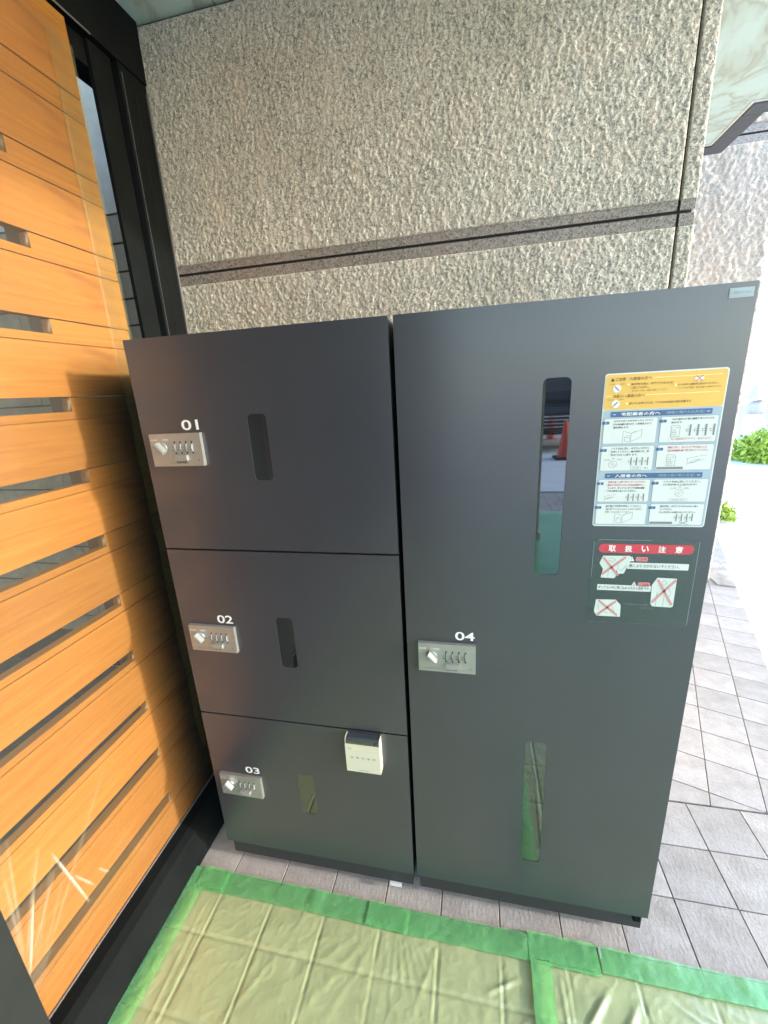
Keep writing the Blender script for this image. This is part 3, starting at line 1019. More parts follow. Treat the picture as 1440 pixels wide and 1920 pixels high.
# ---- lock plates ----
def lock(n, x0, z0, w=0.1570, h=0.0890):
    yb, yf = -0.0005, -0.0120
    bm = bmesh.new()
    box(bm, x0, x0 + w, yf, yb, z0, z0 + h)
    bevel_all(bm, 0.0022, 3)
    pl = link("lock_plate", bm, 'plate', lk)
    X = lambda u: x0 + u * w
    Z = lambda v: z0 + h * (1 - v)
    # rounded ledges along the top and bottom
    bm = bmesh.new()
    box(bm, X(0.012), X(0.985), yf - 0.0012, yf - 0.0001, Z(0.985), Z(0.885))
    bevel_all(bm, 0.0008, 2)
    link("ledge", bm, 'plate', pl)
    # knob: base disc and a wedge-shaped grip turned to the upper left
    kc = Vector((X(0.235), yf, Z(0.44)))
    bm = bmesh.new()
    bmesh.ops.create_cone(bm, cap_ends=True, segments=28, radius1=0.0150, radius2=0.0140, depth=0.0035,
                          matrix=Matrix.Translation(kc + Vector((0, -0.0019, 0))) @ Matrix.Rotation(PI / 2, 4, 'X'))
    link("knob_base", bm, 'knob', pl)
    bm = bmesh.new()
    L, Wd = 0.0165, 0.0080
    prof = [(-Wd, 0), (-Wd * 0.75, -0.013), (-Wd * 0.25, -0.0155), (Wd * 0.45, -0.0150), (Wd * 0.85, -0.0125), (Wd, 0)]
    a = [bm.verts.new((p, q, -L)) for p, q in prof]
    b = [bm.verts.new((p, q, L)) for p, q in prof]
    fs = [bm.faces.new(a), bm.faces.new(b[::-1])]
    for i in range(len(prof)):
        fs.append(bm.faces.new([a[i], b[i], b[(i + 1) % len(prof)], a[(i + 1) % len(prof)]]))
    bmesh.ops.recalc_face_normals(bm, faces=fs)
    bevel_all(bm, 0.0014, 2)
    rot = Matrix.Rotation(math.radians(-42), 4, 'Y')
    bmesh.ops.transform(bm, matrix=Matrix.Translation(kc + Vector((0, -0.0037, 0))) @ rot, verts=bm.verts)
    link("knob", bm, 'knob', pl)
    f = Flat()
    # shade at the knob's lower left drawn as a dark line, captions
    f.line('black_print', (kc.x - 0.012, kc.z - 0.010), (kc.x - 0.005, kc.z - 0.0165), 0.002, yf - 0.0006)
    f.text('white', "CLOSE", X(0.02), X(0.145), Z(0.205), Z(0.15), yf - 0.0004, bold=0.02)
    f.text('white', "OPEN", X(0.255), X(0.375), Z(0.205), Z(0.15), yf - 0.0004, bold=0.02)
    f.text('black_print', "LOCK", X(0.485), X(0.69), Z(0.925), Z(0.835), yf - 0.0016, bold=0.02)
    f.rect('grey_print', X(0.895), X(0.93), Z(0.845), Z(0.80), yf - 0.0004)
    # number dials
    for i in range(4):
        u = 0.495 + i * 0.111
        f.rect('black_print', X(u - 0.017), X(u + 0.010), Z(0.62), Z(0.235), yf - 0.0004)
        f.text('grey_print', "0", X(u - 0.065), X(u - 0.035), Z(0.46), Z(0.38), yf - 0.0005, bold=0.03)
        f.line('black_print', (X(u - 0.072), Z(0.50)), (X(u - 0.018), Z(0.50)), 0.0012, yf - 0.0005)
        bm = bmesh.new()
        bmesh.ops.create_cone(bm, cap_ends=True, segments=20, radius1=0.0150, radius2=0.0150, depth=0.0022,
                              matrix=Matrix.Translation((X(u), yf + 0.0085, Z(0.43))) @ Matrix.Rotation(PI / 2, 4, 'Y'))
        link("dial", bm, 'knob', pl)
    # push button
    bm = bmesh.new()
    box(bm, X(0.485), X(0.715), yf - 0.0085, yf - 0.0003, Z(0.82), Z(0.66))
    bevel_all(bm, 0.0018, 2)
    link("lock_button", bm, 'knob', pl)
    f.build("lettering", pl)

LX = [(0.0300, 1.5455), (0.0305, 0.9535), (0.0320, 0.3610), (0.7570, 0.9490)]
nums = [("01", 0.1295, 0.1810, 1.6415, 1.6690), ("02", 0.1295, 0.1830, 1.0500, 1.0775),
        ("03", 0.1310, 0.1845, 0.4580, 0.4855), ("04", 0.8585, 0.9110, 1.0470, 1.0730)]
for (x0, z0), (s, xa, xb, za, zb) in zip(LX, nums):
    lock(s, x0, z0)
    f = Flat()
    f.text('white', s, xa, xb, za, zb, -0.0006, bold=0.015, res=4)
    f.build("number", lk)

# ---- small label in the top right corner ----
tl = box_obj("maker_label", 'tinylabel', (1.3908, 1.4326, -0.0012, -0.0002, 1.8525, 1.8700), lk, 0.0004)
f = Flat()
f.rect('skyblue', 1.3945, 1.4290, 1.8555, 1.8667, -0.0015)
f.text('grey_print', "宅配ボックス", 1.397, 1.427, 1.8585, 1.8640, -0.0018)
f.build("lettering", tl)

# ---- instruction sticker ----
SX0, SX1, SZ0, SZ1 = 1.1812, 1.4138, 1.3820, 1.7245
SW, SH = SX1 - SX0, SZ1 - SZ0
bm = bmesh.new()
prism_xz(bm, round_rect(SX0, SX1, SZ0, SZ1, 0.006, 5), -0.0006, -0.0001)
stk = link("instruction_sticker", bm, 'paper', lk, label="orange and blue instruction sticker in Japanese")
U = lambda u: SX0 + u * SW
W = lambda v: SZ1 - v * SH
Y1, Y2, Y3, Y4 = -0.0009, -0.0012, -0.0015, -0.0018
def rr(name, mat, a, b, c, d, r, y, par=stk):
    f = Flat(); f.rrect(mat, U(a), U(b), W(d), W(c), r, y); f.build(name, par)
rr("heading_panel", 'orange', 0.010, 0.990, 0.008, 0.222, 0.005, Y1)
rr("lower_panel", 'skyblue', 0.010, 0.990, 0.224, 0.993, 0.004, Y1)
f = Flat()
def TX(mat, s, a, b, c, d, **kw):
    f.text(mat, s, U(a), U(b), W(d), W(c), Y4, **kw)
f.rect('yellow_line', U(0.40), U(0.95), W(0.0385), W(0.0345), Y2)
f.rect('yellow_line', U(0.02), U(0.07), W(0.139), W(0.135), Y2)
f.rect('yellow_line', U(0.36), U(0.95), W(0.139), W(0.135), Y2)
f.poly('black_print', [(U(0.050), W(0.048)), (U(0.066), W(0.026)), (U(0.082), W(0.048))], Y3)
TX('brown_print', "ご注意", 0.090, 0.175, 0.026, 0.047, bold=0.02)
TX('brown_print', "入居者の方へ", 0.205, 0.39, 0.026, 0.047, bold=0.015)
TX('brown_print', "扉を閉めた後は、必ずツマミをCLOSE", 0.225, 0.565, 0.063, 0.077, bold=0.02)
TX('brown_print', "へ回してください。", 0.225, 0.375, 0.084, 0.098, bold=0.02)
TX('brown_print', "扉を開ける際も、施錠を確認してください", 0.235, 0.53, 0.105, 0.115)
TX('brown_print', "ロックボタンは開き際に押さないでください。", 0.61, 0.93, 0.080, 0.093, bold=0.02)
TX('brown_print', "ロックされた場合、番号が変わる事があります", 0.61, 0.95, 0.101, 0.112)
TX('brown_print', "お願い・業者の方へ", 0.085, 0.345, 0.128, 0.149, bold=0.015)
TX('brown_print', "空いているボックスは、ツマミがOPEN側へ回せる扉です。", 0.225, 0.735, 0.178, 0.194, bold=0.02)
for cx, cv, ang in ((0.108, 0.092, 45), (0.108, 0.186, -45)):
    f.circ('white', U(cx), W(cv), 0.0080, Y3)
    dx, dz = 0.006 * math.cos(math.radians(ang)), 0.006 * math.sin(math.radians(ang))
    f.line('grey_print', (U(cx) - dx, W(cv) + dz), (U(cx) + dx, W(cv) - dz), 0.0026, Y4)
    TX('brown_print', "CLOSE", 0.035, 0.085, cv - 0.031, cv - 0.023)
    TX('brown_print', "OPEN", 0.128, 0.170, cv - 0.031, cv - 0.023)
for cx, cv in ((0.203, 0.071), (0.590, 0.087), (0.203, 0.186)):
    f.circ('yellow_line', U(cx), W(cv), 0.0026, Y3, n=12)
f.rrect('white', U(0.735), U(0.81), W(0.064), W(0.046), 0.003, Y3)
f.line('red_print', (U(0.745), W(0.070)), (U(0.80), W(0.038)), 0.0012, Y4)
f.line('red_print', (U(0.745), W(0.038)), (U(0.80), W(0.070)), 0.0012, Y4)
# blue headings
for v0, s1, s2 in ((0.234, "宅配業者の方へ", "（荷物の預け入れ方法）"), (0.632, "入居者の方へ", "（荷物の受け取り方法）")):
    f.rrect('blue', U(0.075), U(0.915), W(v0 + 0.034), W(v0), 0.0015, Y2)
    TX('white', s1, 0.165, 0.165 + 0.047 * len(s1), v0 + 0.006, v0 + 0.028, bold=0.02)
    TX('skyblue', s2, 0.54, 0.85, v0 + 0.008, v0 + 0.026)
    f.rect('white', U(0.095), U(0.12), W(v0 + 0.019), W(v0 + 0.016), Y3)
    f.rect('white', U(0.87), U(0.895), W(v0 + 0.019), W(v0 + 0.016), Y3)
f.build("print", stk)
rows = [(0.276, 0.438), (0.452, 0.616), (0.674, 0.828), (0.840, 0.986)]
cols = [(0.022, 0.482), (0.508, 0.975)]
texts = {
    (0, 0): [('black_print', "大きさにあった空きボックス（ツマミ", .92), ('black_print', "がOPEN側に回せる）に荷物を入れて", .90), ('black_print', "扉を閉めます。", .38)],
    (0, 1): [('black_print', "“0000”以外の任意の暗証番号のツマミを", .94), ('black_print', "合せます。", .26)],
    (1, 0): [('black_print', "ツマミを左に回し、必ずロックボタン", .92), ('black_print', "を押してください。扉が施錠され、数", .92), ('black_print', "字は“0000”に戻ります。", .66)],
    (1, 1): [('red_print', "暗証番号と、ボックス番号を記入した", .88), ('red_print', "不在配達票を郵便受に投入してください", .92)],
    (2, 0): [('red_print', "荷物が届くと郵便受けにボックス番号と", .92), ('red_print', "暗証番号が記入された不在配達票が入っ", .92), ('black_print', "ています。ボックスのダイヤル錠を暗証", .92), ('black_print', "番号の数字に合わせてください。", .74)],
    (2, 1): [('black_print', "　　ツマミを右に回してください。", .86), ('black_print', "　　（番号が合うと回せます）", .78)],
    (3, 0): [('black_print', "扉を開けて荷物を取出してください。", .90), ('grey_print', "＊扉を開けツマミをCLOSEにしたままLOCKボタン", .92), ('grey_print', "を押し“0000”に戻してください。", .66)],
    (3, 1): [('black_print', "扉を閉め、必ずツマミをCLOSEへ回し", .90), ('black_print', "てください。", .30), ('black_print', "ロックボタンは押さないでください。", .86)],
}
def draw_bars(f, x, z, s, n=4):
    for i in range(n):
        f.rect('grey_print', x + i * s * 0.62 - s * 0.07, x + i * s * 0.62 + s * 0.07, z - s * 0.5, z + s * 0.5, Y4)
        f.rect('grey_print', x + i * s * 0.62 - s * 0.32, x + i * s * 0.62 - s * 0.07, z - s * 0.11, z + s * 0.11, Y4 + 0.0001)
        f.rect('paper', x + i * s * 0.62 - s * 0.28, x + i * s * 0.62 - s * 0.09, z - s * 0.07, z + s * 0.07, Y4 - 0.0001)
def draw_knob(f, x, z, r, ang):
    f.circ('grey_print', x, z, r, Y3, w=0.0006)
    for o in (-0.25, 0.25):
        dx, dz = math.cos(ang), math.sin(ang)
        f.line('grey_print', (x - dx * r * .8 - dz * r * o, z - dz * r * .8 + dx * r * o), (x + dx * r * .8 - dz * r * o, z + dz * r * .8 + dx * r * o), 0.0007, Y3)
    f.text('grey_print', "CLOSE", x - r * 2.3, x - r * 0.9, z + r * 1.0, z + r * 1.45, Y4)
    f.text('grey_print', "OPEN", x + r * 0.9, x + r * 2.1, z + r * 1.0, z + r * 1.45, Y4)
    f.path('black_print', [(x - r * .3, z + r * 1.5), (x, z + r * 1.65), (x + r * .35, z + r * 1.5)], 0.0008, Y4)
def draw_box(f, x, z, s):
    f.path('grey_print', [(x - s * .5, z + s * .30), (x, z + s * .12), (x + s * .62, z + s * .38), (x + s * .62, z - s * .10), (x, z - s * .42), (x, z + s * .12)], 0.0006, Y3)
    f.path('grey_print', [(x, z + s * .12), (x + .28 * s, z + s * .30)], 0.0006, Y3)
    f.path('grey_print', [(x - s * .5, z + s * .30), (x - s * .5, z - s * .5)], 0.0006, Y3)
    f.path('grey_print', [(x - s * .38, z - s * .1), (x - s * .05, z - s * .16), (x - s * .05, z - s * .44), (x - s * .38, z - s * .38), (x - s * .38, z - s * .1), (x - s * .25, z), (x, z - s * .04)], 0.0006, Y3)
def draw_note(f, x, z, s):
    f.path('grey_print', [(x - s * .35, z + s * .5), (x + s * .2, z + s * .5), (x + s * .35, z + s * .35), (x + s * .35, z - s * .5), (x - s * .35, z - s * .5), (x - s * .35, z + s * .5)], 0.0007, Y3)
    for k, (t, w_) in enumerate((("ボックス番号", .55), ("02", .3), ("暗証番号", .45), ("1234", .4))):
        f.text('grey_print', t, x - s * .28, x + s * (-.28 + w_), z + s * (.22 - k * .2), z + s * (.34 - k * .2), Y4)
def draw_post(f, x, z, s):
    f.path('grey_print', [(x - s * .8, z + s * .2), (x + s * .1, z + s * .42), (x + s * 1.0, z + s * .55)], 0.0006, Y3)
    f.path('grey_print', [(x - s * .7, z + s * .2), (x - s * .7, z - s * .5)], 0.0006, Y3)
    f.path('grey_print', [(x - s * .55, z - s * .25), (x - s * .1, z + s * .1), (x + s * .4, z + s * .12), (x - s * .05, z - s * .18), (x - s * .55, z - s * .25)], 0.0006, Y3)
    f.path('grey_print', [(x - s * .7, z - s * .3), (x + s * .2, z + s * .0), (x + s * .8, z + s * .1)], 0.0006, Y3)
num = 0
for r, (v0, v1) in enumerate(rows):
    for c, (u0, u1) in enumerate(cols):
        fr = Flat()
        fr.rrect('grey_print', U(u0), U(u1), W(v1), W(v0), 0.0032, Y2)
        fr.rrect('paper', U(u0) + 0.0006, U(u1) - 0.0006, W(v1) + 0.0006, W(v0) - 0.0006, 0.0028, Y2 - 0.00015)
        fr.rrect('blue', U(u0) - 0.003, U(u0) + 0.011, W(v0 + 0.036), W(v0 + 0.018), 0.0012, Y3)
        fr.text('skyblue', str((r % 2) * 2 + c + 1), U(u0) + 0.003, U(u0) + 0.0055, W(v0 + 0.033), W(v0 + 0.021), Y4, bold=0.03)
        cw = u1 - u0 - 0.10
        for k, (mt, s, fw) in enumerate(texts[(r, c)]):
            zt_ = v0 + 0.010 + k * 0.0205
            fr.text(mt, s, U(u0 + 0.085), U(u0 + 0.085 + cw * fw), W(zt_ + 0.0135), W(zt_), Y4, bold=0.015)
        cx, cz = (U(u0) + U(u1)) / 2, W(v1 - 0.045)
        if (r, c) in ((0, 0), (3, 0)):
            draw_box(fr, cx + 0.004, W(v1 - 0.052), 0.033)
        if (r, c) == (0, 1):
            draw_note(fr, U(u0 + .13), W(v1 - 0.072), 0.024); draw_bars(fr, U(u0 + .25), W(v1 - 0.075), 0.024)
            fr.path('pink_print', [(U(u0 + .08), W(v1 - .004)), (U(u0 + .08), W(v1 - .030)), (U(u0 + .43), W(v1 - .030)), (U(u0 + .43), W(v1 - .004))], 0.0004, Y4)
            fr.text('red_print', "例の暗証番号ですので、番号を必ず", U(u0 + .10), U(u0 + .42), W(v1 - .016), W(v1 - .026), Y4)
        if (r, c) == (1, 0):
            draw_knob(fr, U(u0 + .11), W(v1 - 0.045), 0.0085, -0.8); draw_bars(fr, U(u0 + .27), W(v1 - 0.062), 0.018)
            fr.text('grey_print', "LOCK", U(u0 + .29), U(u0 + .345), W(v1 - .010), W(v1 - .022), Y4)
            fr.path('grey_print', [(U(u0 + .275), W(v1 - .006)), (U(u0 + .275), W(v1 - .026)), (U(u0 + .36), W(v1 - .026)), (U(u0 + .36), W(v1 - .006)), (U(u0 + .275), W(v1 - .006))], 0.0005, Y3)
            fr.text('black_print', "押す", U(u0 + .39), U(u0 + .425), W(v1 - .010), W(v1 - .022), Y4)
        if (r, c) == (1, 1):
            draw_note(fr, U(u0 + .125), W(v1 - 0.065), 0.024); draw_post(fr, U(u0 + .33), W(v1 - 0.060), 0.022)
            fr.rect('grey_print', U(u0 + .01), U(u0 + .235), W(v1 - .006), W(v1 - .022), Y3)
        if (r, c) == (2, 0):
            draw_post(fr, U(u0 + .11), W(v1 - 0.030), 0.014); draw_bars(fr, U(u0 + .28), W(v1 - 0.032), 0.017)
        if (r, c) == (2, 1):
            draw_knob(fr, cx, W(v1 - 0.062), 0.0085, 0.8)
            fr.path('grey_print', [(cx - .018, W(v1 - .006)), (cx - .018, W(v1 - .022)), (cx + .018, W(v1 - .022)), (cx + .018, W(v1 - .006)), (cx - .018, W(v1 - .006))], 0.0004, Y3)
            fr.text('grey_print', "扉が開錠されます", cx - .013, cx + .013, W(v1 - .010), W(v1 - .018), Y4)
        if (r, c) == (3, 1):
            draw_bars(fr, U(u0 + .24), W(v1 - 0.052), 0.017)
            fr.rect('grey_print', U(u0 + .01), U(u0 + .21), W(v1 - .006), W(v1 - .022), Y3)
            fr.line('black_print', (U(u0 + .265), W(v1 - .004)), (U(u0 + .345), W(v1 - .026)), 0.0007, Y4)
            fr.line('black_print', (U(u0 + .265), W(v1 - .026)), (U(u0 + .345), W(v1 - .004)), 0.0007, Y4)
        fr.build("step_panel", stk)

# ---- clear warning sticker ----
QX0, QX1, QZ0, QZ1 = 1.1880, 1.4120, 1.1290, 1.3490
bm = bmesh.new()
prism_xz(bm, round_rect(QX0, QX1, QZ0, QZ1, 0.004, 4), -0.0006, -0.0002)
wst = link("warning_sticker", bm, 'clear', lk, label="clear warning sticker with red banner and crossed-out pictures")
QW, QH = QX1 - QX0, QZ1 - QZ0
U = lambda u: QX0 + u * QW
W = lambda v: QZ1 - v * QH
f = Flat()
f.rrect('red_print', U(0.055), U(0.955), W(0.155), W(0.050), 0.0110, Y1)
for i, ch in enumerate("取扱い注意"):
    u = 0.150 + i * 0.158
    f.text('white', ch, U(u), U(u + 0.072), W(0.140), W(0.066), Y3, bold=0.025)
f.poly('mintpaper', [(U(.105), W(.19)), (U(.37), W(.185)), (U(.385), W(.225)), (U(.355), W(.30)), (U(.325), W(.395)), (U(.27), W(.40)), (U(.245), W(.345)), (U(.25), W(.43)), (U(.235), W(.455)), (U(.10), W(.45)), (U(.115), W(.345)), (U(.075), W(.28))], Y1)
f.poly('mintpaper', [(U(.655), W(.43)), (U(.84), W(.435)), (U(.84), W(.765)), (U(.82), W(.78)), (U(.64), W(.775)), (U(.62), W(.745)), (U(.61), W(.52))], Y1)
f.poly('mintpaper', [(U(.075), W(.72)), (U(.275), W(.715)), (U(.33), W(.78)), (U(.335), W(.925)), (U(.095), W(.925)), (U(.065), W(.87))], Y1)
for a, b, c, d in ((.11, .21, .27, .42), (.33, .20, .11, .41), (.66, .45, .825, .75), (.835, .45, .63, .73), (.10, .73, .305, .91), (.28, .73, .10, .915)):
    f.line('pink_print', (U(a), W(b)), (U(c), W(d)), 0.0052, Y3)
for pts in ([(.16, .225), (.20, .21), (.23, .235), (.20, .26), (.16, .24)], [(.26, .25), (.26, .34), (.30, .36), (.34, .30)], [(.17, .36), (.17, .44)],
            [(.70, .47), (.73, .46), (.75, .49), (.72, .52), (.70, .47)], [(.67, .60), (.67, .77)], [(.74, .63), (.74, .77)], [(.78, .55), (.80, .62), (.77, .70)],
            [(.10, .78), (.11, .86)], [(.24, .80), (.27, .86), (.24, .89)], [(.17, .88), (.21, .885)]):
    f.path('grey_print', [(U(a), W(b)) for a, b in pts], 0.0008, Y2)
for a, b in ((.36, .19), (.41, .485)):
    f.poly('white', [(U(a), W(b + .055)), (U(a + .026), W(b)), (U(a + .052), W(b + .055))], Y2)
    f.text('black_print', "!", U(a + .022), U(a + .030), W(b + .048), W(b + .018), Y3, bold=0.04)
    f.rrect('pink_print', U(a + .065), U(a + .18), W(b + .055), W(b + .005), 0.003, Y2)
    f.text('red_print', "ご注意", U(a + .075), U(a + .17), W(b + .047), W(b + .014), Y3, bold=0.02)
f.rrect('paper', U(.35), U(.93), W(.335), W(.262), 0.0008, Y2)
f.text('black_print', "扉にぶらさがらないでください。", U(.365), U(.845), W(.320), W(.277), Y3, bold=0.012)
f.rrect('paper', U(.075), U(.605), W(.600), W(.532), 0.0008, Y2)
f.text('black_print', "ボックスの中に閉じ込められると危険です。", U(.085), U(.598), W(.585), W(.547), Y3, bold=0.012)
f.text('grey_print', "お子様が中に入らない様に", U(.36), U(.60), W(.775), W(.745), Y2)
f.text('grey_print', "ご注意ください", U(.52), U(.66), W(.815), W(.790), Y2)
f.path('skyblue', [(U(0.004), W(0.02)), (U(0.004), W(0.45))], 0.0006, Y1)
f.path('skyblue', [(U(0.996), W(0.02)), (U(0.996), W(0.98))], 0.0006, Y1)
f.path('skyblue', [(U(0.05), W(0.004)), (U(0.55), W(0.004))], 0.0006, Y1)
f.build("print", wst)

# ================================================================== STAMP BOX ON DOOR 03
sb = thing("stamp_box", "small cream box with a dark flip lid fixed on door 03", "box", (0.575, -0.01, 0.566))
bx0, bx1, bz0, bz1 = 0.5185, 0.6290, 0.5660, 0.6700
bm = bmesh.new()
box(bm, bx0, bx1, -0.0300, -0.0270, bz0, bz1)
bevel_all(bm, 0.0008, 1)
fp = link("front_plate", bm, 'cream', sb)
for xa in (bx0, bx1 - 0.0022):
    bm = bmesh.new()
    prism_pts = [(-0.0268, bz0 + 0.002), (-0.0268, bz1 + 0.014), (-0.0205, bz1 + 0.020), (-0.0005, bz1 + 0.020), (-0.0005, bz0 + 0.002)]
    a = [bm.verts.new((xa, y, z)) for y, z in prism_pts]
    b = [bm.verts.new((xa + 0.0022, y, z)) for y, z in prism_pts]
    fs = [bm.faces.new(a), bm.faces.new(b[::-1])]
    for i in range(5):
        fs.append(bm.faces.new([a[i], b[i], b[(i + 1) % 5], a[(i + 1) % 5]]))
    bmesh.ops.recalc_face_normals(bm, faces=fs)
    link("side_panel", bm, 'cream', sb)
box_obj("back_plate", 'body', (bx0 + 0.0025, bx1 - 0.0025, -0.0040, -0.0004, bz0, bz1 + 0.018), sb)
box_obj("lid", 'pane', (bx0 + 0.0025, bx1 - 0.0025, -0.0266, -0.0250, bz1 - 0.004, bz1 + 0.0125), sb)
bm = bmesh.new()
pp = [(-0.0266, bz1 + 0.0128), (-0.0205, bz1 + 0.0185), (-0.0045, bz1 + 0.0185), (-0.0045, bz1 + 0.0170), (-0.0200, bz1 + 0.0170), (-0.0255, bz1 + 0.0120)]
a = [bm.verts.new((bx0 + 0.0025, y, z)) for y, z in pp]
b = [bm.verts.new((bx1 - 0.0025, y, z)) for y, z in pp]
fs = [bm.faces.new(a), bm.faces.new(b[::-1])]
for i in range(6):
    fs.append(bm.faces.new([a[i], b[i], b[(i + 1) % 6], a[(i + 1) % 6]]))
bmesh.ops.recalc_face_normals(bm, faces=fs)
link("lid", bm, 'glass', sb)
f = Flat()
for i, ch in enumerate("伝票受領印"):
    x = bx0 + 0.0165 + i * 0.0177
    f.text('grey_print', ch, x, x + 0.0072, bz0 + 0.052, bz0 + 0.0595, -0.0303, bold=0.02)
f.rect('grey_print', bx0 + 0.010, bx0 + 0.020, bz1 - 0.0155, bz1 - 0.0135, -0.0303)
f.rect('yellow_line', bx0 + 0.022, bx1 - 0.012, bz1 - 0.0150, bz1 - 0.0140, -0.0303)
f.text('grey_print', "受取人用", bx0 + 0.040, bx0 + 0.070, bz0 + 0.005, bz0 + 0.0095, -0.0303)
f.build("lettering", fp)

# ================================================================== FLOOR FILM AND TAPE
xs = np.concatenate([np.linspace(-0.098, 1.95, 390), np.linspace(1.95, 3.6, 60)[1:]])
ysn = np.concatenate([np.linspace(-4.7, -0.85, 70), np.linspace(-0.85, -0.055, 190)[1:]])
Xg, Yg = np.meshgrid(xs, ysn, indexing='ij')
Zg = 0.0055 + 0.0010 * vnoise(Xg, Yg, 14, 21) + 0.0005 * vnoise(Xg, Yg, 60, 22)
cr = np.abs(vnoise(Xg + 0.4 * Yg, Yg, 22, 41) - 0.5)
Zg += 0.0006 * np.exp(-(cr / 0.045) ** 2)
cr = np.abs(vnoise(Xg, Yg - 0.5 * Xg, 35, 43) - 0.5)
Zg += 0.0008 * np.clip(1 - cr / 0.09, 0, 1)
fade = np.clip((-0.112 - Yg) / 0.05, 0, 1)
# folds fanning out from the tape near x = 0.6
ax, ay = 0.66, -0.03
ang = np.arctan2(Yg - ay, Xg - ax)
rad = np.hypot(Xg - ax, Yg - ay)
fan = (np.sin(ang * 34 + 3 * vnoise(Xg, Yg, 4, 23)) * 0.5 + 0.5) ** 2
wgt = np.exp(-((ang + 2.35) / 0.55) ** 2) * np.clip(rad / 0.25, 0, 1) * np.exp(-(rad / 0.55) ** 2)
Zg += fade * 0.0011 * fan * wgt
fan2 = (np.sin(ang * 46 + 2) * 0.5 + 0.5) ** 3
Zg += fade * 0.0012 * fan2 * np.exp(-((ang + 1.2) / 0.5) ** 2) * np.exp(-((rad - 0.16) / 0.09) ** 2)
# long folds beside the left edge and the cross tape
def ridge(a, b, w, h):
    dx, dy = b[0] - a[0], b[1] - a[1]
    t = np.clip(((Xg - a[0]) * dx + (Yg - a[1]) * dy) / (dx * dx + dy * dy), 0, 1)
    d = np.hypot(Xg - a[0] - t * dx, Yg - a[1] - t * dy)
    return h * np.exp(-(d / w) ** 2) * np.sin(np.clip(t, 0.03, 0.97) * PI) ** 0.6
for a, b, w, h in [((-0.02, -0.12), (0.0, -0.7), 0.006, 0.006), ((0.0, -0.12), (0.03, -0.6), 0.005, 0.005),
                   ((1.165, -0.11), (1.18, -0.5), 0.006, 0.007), ((1.19, -0.11), (1.20, -0.5), 0.005, 0.006),
                   ((1.30, -0.14), (1.20, -0.26), 0.011, 0.013), ((1.37, -0.16), (1.24, -0.34), 0.013, 0.015),
                   ((1.05, -0.16), (0.95, -0.21), 0.008, 0.008), ((1.07, -0.24), (0.98, -0.33), 0.008, 0.009),
                   ((1.45, -0.13), (1.62, -0.22), 0.008, 0.007), ((1.50, -0.13), (1.75, -0.25), 0.008, 0.007),
                   ((1.58, -0.12), (1.85, -0.22), 0.007, 0.006), ((1.62, -0.14), (1.80, -0.30), 0.007, 0.006),
                   ((0.35, -0.14), (0.10, -0.60), 0.012, 0.004), ((0.80, -0.13), (0.74, -0.30), 0.010, 0.005)]:
    Zg += ridge(a, b, w * 0.7, h * (0.5 if a[0] > 0.9 else 0.28)) * fade
# raised lip along the tile joints
for i in range(0, 14):
    dxj = Xg - (X0 + i * PX)
    keep = 0.45 + 0.55 * (vnoise(Xg * 0 + i, Yg, 9, 61) > 0.35)
    Zg += (0.0015 * np.exp(-((dxj + 0.0065) / 0.0030) ** 2) - 0.0034 * np.exp(-(dxj / 0.0036) ** 2)) * keep * (Yg > -0.9) * (0.35 + 0.65 * fade)
for j in (-3, -2, -1, 0):
    dyj = Yg - (Y0 + j * PY)
    Zg += (-0.0030 * np.exp(-(dyj / 0.0050) ** 2)) * (Yg > -0.9)
Zg = np.maximum(Zg, 0.0008)
Zg += 0.006 * vnoise(Xg, Yg, 5, 30) * (Yg < -0.85)
ff = link("floor_film", grid_mesh(np.stack([Xg, Yg, Zg], -1)), 'floorfilm',
          label="yellowish see-through protective sheet spread wrinkled over the floor tiles", cat="plastic sheet", smooth=True)

def tape(pts, z, label, seed, torn=True):
    """pts: centre line (two ends) and width; wavy translucent strip"""
    (xa, ya), (xb, yb), w = pts
    L = math.hypot(xb - xa, yb - ya)
    n = max(8, int(L / 0.006))
    t = np.linspace(0, 1, n)
    s = np.linspace(-0.5, 0.5, 12)
    Tt, Ss = np.meshgrid(t, s, indexing='ij')
    dx, dy = (xb - xa) / L, (yb - ya) / L
    wob = 0.006 * (vnoise(Tt * L, Tt * 0 + seed, 4, seed) - 0.5) + 0.0022 * (vnoise(Tt * L, np.sign(Ss) + seed, 38, seed + 4) - 0.5)
    X = xa + Tt * (xb - xa) - dy * (Ss * w + wob)
    Y = ya + Tt * (yb - ya) + dx * (Ss * w + wob)
    Zz = z + 0.0012 * vnoise(X, Y, 30, seed + 1) + 0.0014 * vnoise(X, Y, 90, seed + 2) + 0.0018 * np.clip(vnoise(X, Y, 16, seed + 7) - 0.62, 0, 1) * 4
    return link("green_tape", grid_mesh(np.stack([X, Y, Zz], -1)), 'tape', label=label, cat="masking tape",
                group="green tape strips on the floor", smooth=True)
tape(((-0.080, -0.079), (1.287, -0.081), 0.070), 0.0100, "long green tape strip on the floor before the locker, between left corner and cross strip", 3)
tape(((-0.086, -0.048), (-0.080, -1.60), 0.064), 0.0125, "green tape strip along the black steel base of the fence", 5)
tape(((1.083, -0.074), (1.287, -0.071), 0.070), 0.0130, "short bright green tape patch at the top of the cross strip", 6)
tape(((1.114, -0.110), (1.100, -1.60), 0.060), 0.0150, "green tape strip running from the patch towards the viewer over the yellowish sheet", 7)
tape(((1.292, -0.076), (3.40, -0.083), 0.066), 0.0125, "pale green tape strip at the right, from below the locker's corner outwards", 9)
tape(((0.560, -0.077), (0.703, -0.082), 0.070), 0.0130, "small square green tape patch halfway along the long strip before the locker", 11)
tape(((-0.085, -0.076), (0.030, -0.076), 0.066), 0.0150, "small green tape patch in the corner between fence base and locker", 13)
